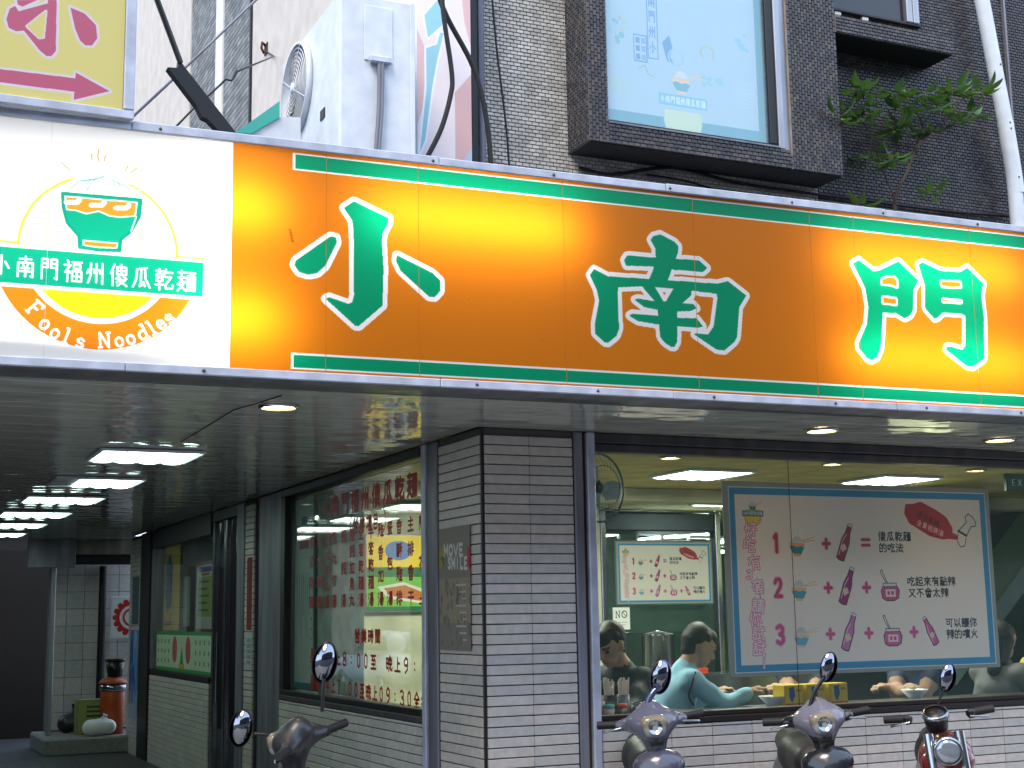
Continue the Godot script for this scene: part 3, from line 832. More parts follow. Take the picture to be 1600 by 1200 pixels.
# ---------------------------------------------------------------- ground floor, passage side
func shopfront_side() -> void:
	var post := bx(house, "side_post", Vector3(-0.02, 0.1, -0.755), Vector3(0.12, 2.598, -0.604), M.aluminium_dull, 0.006)
	bx(post, "rib", Vector3(-0.085, -1.249, -0.135), Vector3(0.06, 1.249, -0.078), M.trim, 0.006)
	# first window: black frame, sill, pane; strips under it
	var w := bx(house, "side_window", Vector3(-0.012, 1.0, -3.9), Vector3(0.13, 1.035, -0.9), M.header, 0.004)
	var w0 := Vector3(0.059, 1.0175, -2.4)
	bx(w, "bottom_rail", Vector3(-0.008, 1.036, -3.9) - w0, Vector3(0.1, 1.075, -0.9) - w0, M.black_frame, 0.004)
	bx(w, "top_rail", Vector3(-0.01, 2.54, -3.9) - w0, Vector3(0.12, 2.598, -0.9) - w0, M.black_frame, 0.004)
	bx(w, "side_rail", Vector3(-0.008, 1.077, -3.9) - w0, Vector3(0.1, 2.538, -3.79) - w0, M.black_frame, 0.004)
	bx(w, "pane", Vector3(0.044, 1.077, -3.788) - w0, Vector3(0.05, 2.538, -0.902) - w0, M.shop_glass)
	var low := bx(house, "side_wall_base", Vector3(0.006, 0.1, -3.9), Vector3(0.14, 0.998, -0.9), M.joint)
	strips(low, Vector3(0.004, 0, -3.9) - Vector3(0.073, 0.549, -2.4), Vector3.BACK, 3.0, 0.1, 0.995, 0.2655, strip_mats())
	# grey pier, black slot, narrow strip column, metal post
	bx(house, "grey_pier", Vector3(-0.004, 0.1, -4.56), Vector3(0.2, 2.598, -3.904), M.aluminium_dull, 0.004)
	bx(house, "black_slot", Vector3(0.02, 0.1, -4.70), Vector3(0.2, 2.598, -4.564), M.black_frame)
	var col := bx(house, "narrow_column", Vector3(0.006, 0.1, -5.0), Vector3(0.2, 2.598, -4.704), M.joint)
	strips(col, Vector3(0.004, 0, -4.998) - Vector3(0.103, 1.349, -4.852), Vector3.BACK, 0.29, 0.1, 2.5624, 0.2655, strip_mats())
	bx(house, "side_post", Vector3(-0.02, 0.1, -5.24), Vector3(0.16, 2.598, -5.004), M.aluminium_dull, 0.006)
	# steel and glass door
	var door := bx(house, "door", Vector3(0.03, 0.12, -6.26), Vector3(0.036, 2.5, -5.26), M.dark_glass)
	var d0 := Vector3(0.033, 1.31, -5.76)
	for z in [-6.26, -5.82, -5.36]:
		bx(door, "stile", Vector3(0.005, 0.12, z) - d0, Vector3(0.06, 2.5, z + 0.09) - d0, M.steel, 0.006)
	bx(door, "transom", Vector3(0.0, 2.505, -6.26) - d0, Vector3(0.07, 2.598, -5.25) - d0, M.black_frame, 0.004)
	put(door, "handle", tube([Vector3(-0.07, 0.9, -5.72) - d0, Vector3(-0.07, 1.5, -5.72) - d0], 0.014), M.steel)
	# second window
	var s := bx(house, "side_window", Vector3(-0.01, 1.04, -9.14), Vector3(0.13, 1.09, -6.29), M.black_frame, 0.004)
	var s0 := Vector3(0.06, 1.065, -7.715)
	bx(s, "top_rail", Vector3(-0.01, 2.40, -9.14) - s0, Vector3(0.12, 2.598, -6.29) - s0, M.black_frame, 0.004)
	bx(s, "side_rail", Vector3(-0.01, 1.092, -9.14) - s0, Vector3(0.11, 2.398, -9.0) - s0, M.aluminium_dull, 0.004)
	bx(s, "pane", Vector3(0.044, 1.092, -8.998) - s0, Vector3(0.05, 2.398, -6.292) - s0, M.shop_glass)
	var low2 := bx(house, "side_wall_base", Vector3(0.006, 0.1, -9.14), Vector3(0.14, 1.038, -6.29), M.joint)
	strips(low2, Vector3(0.004, 0, -9.14) - Vector3(0.073, 0.569, -7.715), Vector3.BACK, 2.85, 0.1, 1.03, 0.2655, strip_mats())
	bx(house, "black_post", Vector3(-0.03, 0.1, -9.7), Vector3(0.15, 2.598, -9.144), M.black_frame, 0.004)
	var col2 := bx(house, "narrow_column", Vector3(0.006, 0.1, -10.5), Vector3(0.25, 2.598, -9.704), M.joint)
	strips(col2, Vector3(0.004, 0, -10.498) - Vector3(0.128, 1.349, -10.102), Vector3.BACK, 0.79, 0.1, 2.5624, 0.2655, strip_mats())

# ---------------------------------------------------------------- end of the passage
func passage_end() -> void:
	var n := thing("tiled_niche", "niche of pale square tiles with a raised step at the end of the passage", "niche", Vector3(0, 0.1, -11.5))
	var back := bx(n, "wall", Vector3(-0.80, 0.2, -0.2), Vector3(0.6, 2.55, -0.01), M.joint)
	for r in 11:
		for c in 7:
			put(back, "tile", block(Vector3(0.204, 0.204, 0.012), 0.003), M["strip_%d" % (rng.randi() % 4)], Vector3(-0.60 + c * 0.209, -1.06 + r * 0.209, 0.099))
	var step := bx(n, "step", Vector3(-0.95, -0.0, -0.2), Vector3(0.25, 0.195, 1.15), M.kerb, 0.02)
	bx(n, "door_frame", Vector3(-0.86, 0.2, 0.5), Vector3(-0.80, 2.2, 0.56), M.aluminium, 0.005)
	bx(n, "lintel", Vector3(-0.86, 2.2, 0.5), Vector3(0.2, 2.32, 0.56), M.black_frame, 0.005)
	put(n, "drain_pipe", tube([Vector3(-0.18, 0.3, 0.07), Vector3(-0.18, 2.2, 0.07)], 0.045), M.black_frame)
	bx(n, "fascia", Vector3(-0.62, 2.325, 0.45), Vector3(0.24, 2.498, 0.62), M.plaster_grime, 0.004)
	bx(n, "fascia", Vector3(-1.15, 2.16, 0.63), Vector3(-0.60, 2.498, 0.69), M.aluminium_dull, 0.004)
	# orange bin with a bucket on it, carton, sacks
	var bin := thing("orange_bin", "tall orange waste bin on the step of the tiled niche", "bin", Vector3(-0.13, 0.296, -10.75))
	put(bin, "drum", lathe([Vector2(0, 0), Vector2(0.13, 0), Vector2(0.145, 0.54), Vector2(0.14, 0.55), Vector2(0, 0.55)]), mat("bin_orange", Color(0.78, 0.32, 0.08), 0.5, 0, noise_soft, 0.9))
	put(bin, "collar", lathe([Vector2(0.148, 0.50), Vector2(0.156, 0.50), Vector2(0.156, 0.58), Vector2(0.148, 0.58)]), M.steel)
	put(bin, "lid", lathe([Vector2(0, 0.66), Vector2(0.12, 0.65), Vector2(0.165, 0.60), Vector2(0.165, 0.585), Vector2(0, 0.585)]), M.bin_orange)
	var bucket := thing("black_bucket", "black bucket standing on the orange bin", "bucket", Vector3(-0.11, 0.957, -10.75))
	put(bucket, "shell", lathe([Vector2(0, 0), Vector2(0.085, 0), Vector2(0.115, 0.20), Vector2(0.10, 0.20), Vector2(0.075, 0.02), Vector2(0, 0.02)]), M.black_plastic)
	put(bucket, "rim", lathe([Vector2(0.113, 0.19), Vector2(0.122, 0.19), Vector2(0.122, 0.21), Vector2(0.105, 0.21)]), M.black_plastic)
	var pr := Print.new(128, 128, Color(0.55, 0.58, 0.30))
	pr.disc(Vector2(0.5, 0.95), 0.36, Color(0.66, 0.16, 0.12), 24)
	for i in 3:
		pr.rect(Vector2(0.25, 0.16 + i * 0.14), Vector2(0.75, 0.22 + i * 0.14), Color(0.2, 0.25, 0.12))
	var box := thing("carton", "yellow green printed carton on the step behind the white sack", "box", Vector3(-0.33, 0.296, -10.95))
	bx(box, "body", Vector3(-0.19, 0, -0.14), Vector3(0.19, 0.40, 0.14), mat("carton_green", Color(0.48, 0.50, 0.28), 0.8), 0.004)
	put(box, "printed_front", sheet(0.36, 0.38), printed("carton_print", pr.tex(), 0.7), Vector3(0, 0.20, 0.1445))
	var sack := thing("white_sack", "tied white plastic sack lying on the step", "sack", Vector3(-0.30, 0.296, -10.55))
	put(sack, "bag", body([[Vector3(-0.10, 0.09, 0), Vector3(0.10, 0.10, 0.01), 0.10, 0.085, Color(0.72, 0.73, 0.70)], [Vector3(0.02, 0.14, 0), Vector3(0.04, 0.19, 0), 0.06, 0.03, Color(0.72, 0.73, 0.70)]], 0.014, 0.05), vertex_mat("sack_plastic", 0.45))
	put(sack, "knot", tube([Vector3(0.04, 0.19, 0), Vector3(0.06, 0.24, 0.01)], [0.012, 0.03], 8), M.white_paint)
	var sack2 := thing("black_sack", "black rubbish sack against the pale niche tiles", "sack", Vector3(-0.55, 0.296, -11.2))
	put(sack2, "bag", body([[Vector3(-0.04, 0.11, 0), Vector3(0.08, 0.12, 0.02), 0.11, 0.10, Color(0.02, 0.02, 0.022)], [Vector3(0.03, 0.2, 0), Vector3(0.04, 0.27, 0), 0.06, 0.025, Color(0.02, 0.02, 0.022)]], 0.014, 0.05), vertex_mat("sack_black", 0.35))
	put(sack2, "knot", tube([Vector3(0.04, 0.26, 0), Vector3(0.05, 0.34, 0.0)], [0.014, 0.04], 8), M.black_plastic)
	var em := thing("round_emblem_board", "board with a red toothed ring emblem in the tiled niche", "sign", Vector3(0.16, 1.66, -11.28))
	var pe := Print.new(256, 256, Color(0.82, 0.83, 0.80))
	for i in 16:
		pe.disc(Vector2(0.5, 0.5) + Vector2.from_angle(TAU * i / 16) * 0.40, 0.07, Color(0.72, 0.08, 0.10))
	pe.disc(Vector2(0.5, 0.5), 0.39, Color(0.72, 0.08, 0.10), 40)
	pe.disc(Vector2(0.5, 0.5), 0.30, Color(0.82, 0.83, 0.80), 40)
	pe.arc(Vector2(0.5, 0.5), 0.2, 0, TAU, 0.05, Color(0.72, 0.08, 0.10))
	put(em, "board", block(Vector3(0.52, 0.52, 0.02), 0.004), M.white_paint)
	put(em, "emblem", sheet(0.5, 0.5), printed("emblem_print", pe.tex()), Vector3(0, 0, 0.0145))

func vertex_mat(called: String, rough: float) -> StandardMaterial3D:
	if M.has(called):
		return M[called]
	var m := mat(called, Color.WHITE, rough)
	m.vertex_color_use_as_albedo = true
	return m

# ---------------------------------------------------------------- canopy soffit and its lamps
func canopy() -> void:
	var c := thing("canopy", "polished grey board soffit over the pavement and passage", "canopy", Vector3(0, 2.6, 0))
	tag(put(self, "soffit_wire", tube([Vector3(-1.387, 2.594, -1.05), Vector3(-1.393, 2.596, -0.27), Vector3(-1.404, 2.595, 0.25), Vector3(-1.356, 2.594, 0.48), Vector3(-1.307, 2.597, 0.74)], 0.003, 5), M.rubber), "thin loose wire under the soffit beside the first downlight", "wire")
	bx(c, "deck", Vector3(-5.0, 0.03, -12), Vector3(-0.01, 0.14, 1.04), M.concrete_dark)
	bx(c, "deck", Vector3(-0.008, 0.03, 0.01), Vector3(6.2, 0.14, 1.04), M.concrete_dark)
	var z := 1.05
	while z > -11.6:
		var z1 := z - 0.298
		var front := z1 > 0.02
		bx(c, "board", Vector3(-4.98, 0.002, z1), Vector3(6.2 if front else -0.024, 0.024, z), M.ceiling_board, 0.003)
		z -= 0.301
		if z < 0.2 and z > 0.0:
			bx(c, "board", Vector3(-4.98, 0.002, 0.006), Vector3(6.2, 0.024, z), M.ceiling_board, 0.003)
			z = 0.003
	var spots := [Vector3(-1.23, 2.6, 0.42), Vector3(1.854, 2.6, 0.51), Vector3(3.19, 2.6, 0.48)]
	for i in 3:
		downlight(spots[i], "round warm downlight in the canopy " + ["over the passage mouth", "before the instruction poster", "towards the right end of the sign"][i], 0.082, 0.12)
	var notes := ["nearest to the sign", "second in from the sign", "third in from the sign", "fourth in from the sign", "fifth in from the sign", "deepest in the passage"]
	var zs := [-1.77, -3.49, -5.03, -6.67, -8.2, -9.8]
	for i in 6:
		troffer(Vector3(-1.45 - 0.03 * i, 2.6, zs[i]), 0.6, 3 if i == 1 else 4, "square fluorescent ceiling light in the passage, " + notes[i], "passage ceiling lights", 0.05)

func downlight(at: Vector3, label: String, r: float, e: float, group := "canopy downlights") -> void:
	var o := thing("downlight", label, "lamp", at, 0, group)
	put(o, "ring", lathe([Vector2(r, 0.001), Vector2(r + 0.016, 0.001), Vector2(r + 0.014, -0.010), Vector2(r, -0.014)]), M.steel)
	put(o, "lens", lathe([Vector2(0, -0.004), Vector2(r, -0.004), Vector2(r, -0.001), Vector2(0, -0.001)]), M.warm_light)
	var l := SpotLight3D.new()
	l.name = "light"
	l.light_color = Color(1.0, 0.80, 0.52)
	l.light_energy = e
	l.spot_angle = 60
	l.spot_range = 9
	l.light_size = r
	l.shadow_enabled = true
	o.add_child(l)
	l.position = Vector3(0, -0.03, 0)
	l.rotation_degrees = Vector3(-90, 0, 0)

func troffer(at: Vector3, w: float, cells: int, label: String, group: String, e: float) -> void:
	var o := thing("ceiling_light", label, "lamp", at, 0, group)
	bx(o, "pan", Vector3(-w / 2, -0.012, -w / 2), Vector3(w / 2, -0.001, w / 2), M.white_paint)
	for s in [-1, 1]:
		bx(o, "rim", Vector3(s * w / 2 - 0.008, -0.020, -w / 2), Vector3(s * w / 2 + 0.008, -0.002, w / 2), M.white_paint, 0.003)
		bx(o, "rim", Vector3(-w / 2 + 0.009, -0.020, s * w / 2 - 0.008), Vector3(w / 2 - 0.009, -0.002, s * w / 2 + 0.008), M.white_paint, 0.003)
	var cw := (w - 0.03) / 4
	for k in cells:
		var x := w / 2 - 0.015 - (k + 0.5) * cw
		var d := put(o, "diffuser", tube([Vector3(x, -0.017, -w / 2 + 0.02), Vector3(x, -0.017, w / 2 - 0.02)], cw * 0.43, 12, 0.16), M.troffer_cell)
	lamp_area(o, Vector3(0, -0.045, 0), Vector2(w * 0.9, w * 0.9), Vector3.DOWN, e, Color(0.97, 1.0, 0.92))

func V(x: float, y: float) -> Vector2:
	return Vector2(x, y)

# ---------------------------------------------------------------- the dining room behind the panes
func interior() -> void:
	mat("room_ceiling", Color(0.86, 0.81, 0.52), 0.8, 0, noise_soft, 0.4)
	mat("room_wall", Color(0.84, 0.84, 0.70), 0.8, 0, noise_soft, 0.4)
	mat("room_floor", Color(0.45, 0.43, 0.38), 0.4, 0, noise_soft, 0.6)
	mat("kitchen_green", Color(0.34, 0.44, 0.37), 0.35, 0, noise_soft, 0.5)
	mat("kitchen_hood", Color(0.20, 0.25, 0.27), 0.3, 0.5, noise_soft, 0.5)
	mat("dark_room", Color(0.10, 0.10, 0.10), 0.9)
	mat("counter_top", Color(0.20, 0.17, 0.14), 0.35)
	bx(house, "shop_floor", Vector3(0.15, 0.1, -10.4), Vector3(8, 0.125, -0.15), M.room_floor)
	var ceil := bx(house, "shop_ceiling", Vector3(0.15, 2.585, -10.4), Vector3(8, 2.70, -0.15), M.room_ceiling)
	for i in 8:
		for k in 7:
			put(ceil, "ceiling_panel", block(Vector3(0.955, 0.02, 0.555), 0.003), M.room_ceiling, Vector3(0.63 + i * 0.96, 2.574, -0.44 - k * 0.56) - Vector3(4.075, 2.6425, -5.275))
	bx(house, "ceiling_beam", Vector3(0.15, 2.46, -2.85), Vector3(7.9, 2.562, -2.6), M.room_wall, 0.006)
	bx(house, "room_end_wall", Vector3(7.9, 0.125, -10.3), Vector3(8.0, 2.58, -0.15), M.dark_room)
	bx(house, "room_back_wall", Vector3(0.15, 0.125, -10.4), Vector3(8.0, 2.58, -10.3), M.kitchen_green)
	var part := bx(house, "partition", Vector3(0.4, 0.125, -3.3), Vector3(2.44, 2.45, -3.2), M.room_wall)
	var p0 := Vector3(1.42, 1.2875, -3.25)
	for x in [2.445, 3.54]:
		bx(part, "steel_post", Vector3(x, 0.125, -3.29) - p0, Vector3(x + 0.05, 2.43, -3.19) - p0, M.steel, 0.006)
	bx(part, "hood", Vector3(2.5, 2.27, -3.7) - p0, Vector3(3.535, 2.42, -3.2) - p0, M.kitchen_hood, 0.01)
	bx(part, "hood_lip", Vector3(2.5, 2.425, -3.3) - p0, Vector3(3.535, 2.445, -3.18) - p0, M.steel, 0.005)
	bx(part, "pane", Vector3(2.5, 1.45, -3.262) - p0, Vector3(3.535, 2.265, -3.256) - p0, M.shop_glass)
	bx(house, "kitchen_wall", Vector3(2.2, 0.125, -6.5), Vector3(6.5, 2.58, -6.4), M.kitchen_green)
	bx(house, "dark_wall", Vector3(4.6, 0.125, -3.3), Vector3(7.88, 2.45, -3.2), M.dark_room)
	var stair := bx(house, "staircase", Vector3(4.55, 1.72, -2.2), Vector3(4.98, 2.45, -1.5), M.room_wall, 0.08)
	put(stair, "stringer", block(Vector3(1.9, 0.16, 0.5), 0.01), M.kitchen_green, Vector3(0.75, -0.38, -0.3), Basis(Vector3.FORWARD, -0.75))
	# wok counter with pot and tray
	bx(house, "kitchen_counter", Vector3(2.3, 0.125, -3.15), Vector3(3.9, 1.12, -2.75), M.steel, 0.01)
	var pot := thing("stock_pot", "large steel stock pot on the kitchen counter behind the diners", "pot", Vector3(2.80, 1.17, -2.95))
	put(pot, "vessel", lathe([Vector2(0, 0), Vector2(0.125, 0), Vector2(0.13, 0.02), Vector2(0.13, 0.26), Vector2(0.136, 0.265), Vector2(0.12, 0.265), Vector2(0.12, 0.03), Vector2(0, 0.03)], 32), M.steel)
	put(pot, "lid", lathe([Vector2(0, 0.30), Vector2(0.03, 0.29), Vector2(0.13, 0.268), Vector2(0.0, 0.266)], 32), M.steel)
	var tray := thing("orange_tray", "orange plastic tray under the steel stock pot", "tray", Vector3(2.85, 1.122, -2.95))
	bx(tray, "base", Vector3(-0.26, 0, -0.17), Vector3(0.30, 0.02, 0.18), mat("tray_orange", Color(0.80, 0.24, 0.08), 0.45), 0.006)
	for s in [-1, 1]:
		bx(tray, "rim", Vector3(-0.26, 0.021, s * 0.165 - 0.01), Vector3(0.30, 0.05, s * 0.165 + 0.01), M.tray_orange, 0.004)
	# lamps
	var where := ["over the diner in the blue jacket", "behind the upper edge of the instruction poster", "above the kitchen hood", "inside the menu window", "in the back room by the passage"]
	var at := [Vector3(2.32, 2.562, -1.46), Vector3(3.95, 2.562, -1.44), Vector3(3.98, 2.562, -3.6), Vector3(1.05, 2.562, -1.9), Vector3(1.2, 2.583, -6.2)]
	for i in 5:
		troffer(at[i], 0.54, 4, "square louvred ceiling light " + where[i], "dining room ceiling lights", [1.55, 1.55, 0.9, 2.0, 0.35][i])
	var dw := ["by the wall fan", "above the instruction poster", "beside the green exit sign"]
	var da := [Vector3(1.56, 2.562, -0.63), Vector3(2.815, 2.562, -0.65), Vector3(4.1, 2.562, -0.71)]
	for i in 3:
		downlight(da[i], "small warm downlight inside the shop " + dw[i], 0.06, 0.05, "dining room downlights")
	var rows := [[3.36, 3.62, 2.33], [3.82, 4.08, 2.30], [4.11, 4.63, 2.33], [3.90, 4.38, 2.225], [4.40, 4.92, 2.27], [3.82, 4.70, 2.17], [4.74, 5.2, 2.19]]
	for r in rows:
		var t := thing("tube_lamp", "bare fluorescent tube hanging in the kitchen", "lamp", Vector3((r[0] + r[1]) / 2, r[2], -5.0), 0, "kitchen fluorescent tubes")
		var hl: float = (r[1] - r[0]) / 2
		put(t, "tube", tube([Vector3(-hl, 0, 0), Vector3(hl, 0.03, 0)], 0.016, 10), M.tube_light)
		bx(t, "batten", Vector3(-hl, 0.05, -0.03), Vector3(hl, 0.08, 0.03), M.white_paint, 0.004)
		for s in [-1, 1]:
			bx(t, "holder", Vector3(s * hl - 0.012, -0.02, -0.014), Vector3(s * hl + 0.012, 0.055, 0.014), M.white_paint, 0.003)
		lamp_area(t, Vector3(0, -0.03, 0), Vector2(hl * 2, 0.03), Vector3.DOWN, 0.08, Color(0.9, 1.0, 0.95))
	# wall fan
	var fan := thing("wall_fan", "grey caged wall fan high inside the front window", "fan", Vector3(0.90, 2.33, -0.36), deg_to_rad(15))
	for k in 2:
		var ring := []
		for i in 33:
			ring.append(Vector3(cos(TAU * i / 32), sin(TAU * i / 32), 0) * (0.20 if k == 0 else 0.125) + Vector3(0, 0, 0.05 * k))
		put(fan, "cage_ring", tube(ring, 0.007 if k == 0 else 0.003, 8), mat("fan_grey", Color(0.32, 0.42, 0.45), 0.4))
	for i in 28:
		var an := TAU * i / 28
		put(fan, "cage_wire", tube([Vector3(cos(an) * 0.03, sin(an) * 0.03, 0.06), Vector3(cos(an) * 0.13, sin(an) * 0.13, 0.05), Vector3(cos(an) * 0.2, sin(an) * 0.2, 0)], 0.0012, 4), M.fan_grey)
	for i in 3:
		put(fan, "blade", slab([V(0.02, -0.02), V(0.08, -0.075), V(0.17, -0.06), V(0.18, 0.03), V(0.10, 0.05), V(0.02, 0.02)], 0.004), mat("fan_blade", Color(0.62, 0.72, 0.72), 0.3), Vector3(0, 0, 0.0), Basis(Vector3.BACK, TAU * i / 3) * Basis(Vector3.RIGHT, 0.3))
	put(fan, "motor", tube([Vector3(0, 0, -0.14), Vector3(0, 0, -0.03), Vector3(0, 0, 0.02)], [0.05, 0.06, 0.02], 16), M.black_plastic)
	put(fan, "bracket", tube([Vector3(0, 0, -0.1), Vector3(-0.16, -0.16, -0.16), Vector3(-0.34, -0.18, -0.16)], 0.018, 8), M.fan_grey)
	# counter along the window with table things
	bx(house, "window_counter", Vector3(0.75, 0.98, -0.78), Vector3(5.5, 1.018, -0.22), M.counter_top, 0.006)
	for x in [1.2, 2.9, 4.6]:
		bx(house, "counter_leg", Vector3(x, 0.125, -0.56), Vector3(x + 0.06, 0.978, -0.5), M.black_frame, 0.004)
	var paper := mat("chopstick_paper", Color(0.86, 0.80, 0.76), 0.8)
	for i in 3:
		var h := thing("chopstick_holder", ["pale plastic holder of wrapped chopsticks at the counter end", "black holder of wrapped chopsticks on the counter", "clear grey holder of wrapped chopsticks next to the steel cup"][i], "holder", Vector3(0.90 + i * 0.085, 1.02, -0.44), 0, "chopstick holders")
		put(h, "cup", lathe([Vector2(0, 0), Vector2(0.033, 0), Vector2(0.037, 0.12), Vector2(0.033, 0.12), Vector2(0.029, 0.01), Vector2(0, 0.01)], 16), [mat("holder_pale", Color(0.75, 0.66, 0.60), 0.5), M.black_plastic, mat("holder_grey", Color(0.40, 0.44, 0.44), 0.3)][i])
		for s in 14:
			var q := Vector3(rng.randf_range(-0.022, 0.022), 0, rng.randf_range(-0.022, 0.022))
			put(h, "chopstick", tube([q + Vector3(0, 0.012, 0), q * 1.5 + Vector3(0, 0.19 + rng.randf() * 0.03, 0)], 0.0045, 5), paper)
	var cup := thing("steel_cup", "small steel cup on the counter beside the chopsticks", "cup", Vector3(1.16, 1.02, -0.44))
	put(cup, "shell", lathe([Vector2(0, 0), Vector2(0.034, 0), Vector2(0.038, 0.07), Vector2(0.035, 0.07), Vector2(0.031, 0.006), Vector2(0, 0.006)], 20), M.steel)
	put(cup, "rim", lathe([Vector2(0.036, 0.066), Vector2(0.041, 0.068), Vector2(0.036, 0.072)], 20), M.steel)
	for i in 2:
		var jar := thing("sauce_jar", ["sauce jar with a teal lid at the counter end", "sauce jar with an orange lid beside the black chopstick holder"][i], "jar", Vector3(0.93 + 0.085 * i, 1.02, -0.36), 0, "sauce jars")
		put(jar, "glass", lathe([Vector2(0, 0), Vector2(0.03, 0), Vector2(0.032, 0.05), Vector2(0, 0.052)], 18), [M.holder_pale, M.counter_top][i])
		put(jar, "lid", lathe([Vector2(0, 0.075), Vector2(0.03, 0.074), Vector2(0.034, 0.066), Vector2(0.034, 0.053), Vector2(0, 0.053)], 18), [mat("lid_teal", Color(0.30, 0.62, 0.60), 0.4), M.tray_orange][i])
	var pr := Print.new(128, 96, Color(0.86, 0.74, 0.08))
	pr.poly([V(0.2, 0.1), V(0.5, 0.06), V(0.55, 0.5), V(0.36, 0.86), V(0.22, 0.6)], Color(0.12, 0.25, 0.58))
	pr.rect(V(0.62, 0.2), V(0.9, 0.3), Color(0.6, 0.5, 0.1))
	pr.rect(V(0, 0.88), V(1, 1), Color(0.75, 0.35, 0.08))
	var yb := printed("yellow_carton_print", pr.tex(), 0.6)
	for i in 3:
		var box := thing("yellow_carton", ["yellow tissue carton with a blue mark below the poster corner", "yellow carton in the middle of the window counter", "pale yellow carton at the end of the row on the counter"][i], "box", Vector3(2.28 + i * 0.17, 1.02, -0.52), 0.1, "cartons on the window counter")
		put(box, "carton", block(Vector3(0.15, 0.13, 0.11), 0.003), mat("carton_yellow", Color(0.84, 0.72, 0.12), 0.6), Vector3(0, 0.066, 0))
		put(box, "label_front", sheet(0.142, 0.122), yb, Vector3(0, 0.066, 0.0595))
	for i in 2:
		var bowl := thing("white_bowl", ["white noodle bowl on the counter before the blue jacket diner", "white noodle bowl on the counter before the diner in navy"][i], "bowl", Vector3([2.19, 3.30][i], 1.02, -0.55), 0, "noodle bowls")
		put(bowl, "shell", lathe([Vector2(0, 0), Vector2(0.04, 0), Vector2(0.045, 0.015), Vector2(0.09, 0.065), Vector2(0.086, 0.065), Vector2(0.04, 0.02), Vector2(0, 0.02)], 24), M.white_paint)
		put(bowl, "noodles", lathe([Vector2(0, 0.06), Vector2(0.05, 0.055), Vector2(0.078, 0.048), Vector2(0, 0.04)], 16), mat("noodle", Color(0.82, 0.74, 0.52), 0.6, 0, noise_fine, 6.0))
	var ex := thing("exit_sign", "green hanging exit sign inside the shop near the right end", "sign", Vector3(4.70, 2.50, -0.9))
	put(ex, "box", block(Vector3(0.30, 0.13, 0.03), 0.004), mat("exit_green", Color(0.03, 0.20, 0.14), 0.4), Vector3(0, 0, 0))
	var pe := Print.new(256, 112, Color(0.04, 0.26, 0.18))
	write(pe, "EXIT", V(0.14, 0.3), V(0.15, 0.42), V(0.19, 0), 0.03, Color(0.75, 0.85, 0.78))
	put(ex, "face", sheet(0.29, 0.12), printed("exit_print", pe.tex()), Vector3(0, 0, 0.0185))
	put(ex, "hanger", tube([Vector3(0, 0.065, 0), Vector3(0, 0.075, 0)], 0.008, 6), M.steel)
	# menu light boxes on the partition, seen through the passage window
	var mb := Print.new(256, 256, Color(0.45, 0.72, 0.20))
	mb.rect(V(0, 0), V(1, 0.42), Color(0.95, 0.80, 0.12))
	mb.disc(V(0.30, 0.2), 0.13, Color(0.25, 0.45, 0.70))
	mb.rect(V(0, 0.42), V(1, 0.55), Color(0.03, 0.42, 0.22))
	mb.poly([V(0.1, 0.68), V(0.35, 0.62), V(0.75, 0.82), V(0.6, 0.92), V(0.2, 0.84)], Color(0.85, 0.85, 0.80))
	mb.poly([V(0.16, 0.70), V(0.36, 0.66), V(0.64, 0.82), V(0.5, 0.87), V(0.22, 0.80)], Color(0.75, 0.42, 0.12))
	mb.disc(V(0.62, 0.84), 0.07, Color(0.15, 0.28, 0.08))
	mb.rect(V(0, 0.94), V(1, 1), Color(0.03, 0.42, 0.22))
	var board := thing("menu_board", "yellow and green picture menu board on the inner partition", "menu board", Vector3(0.86, 1.93, -3.19))
	put(board, "case", block(Vector3(0.86, 0.58, 0.04), 0.004), M.aluminium, Vector3(0, 0, 0.014))
	put(board, "picture", sheet(0.84, 0.56), printed("menu_picture", mb.tex(), 0.4), Vector3(0, 0, 0.0385))

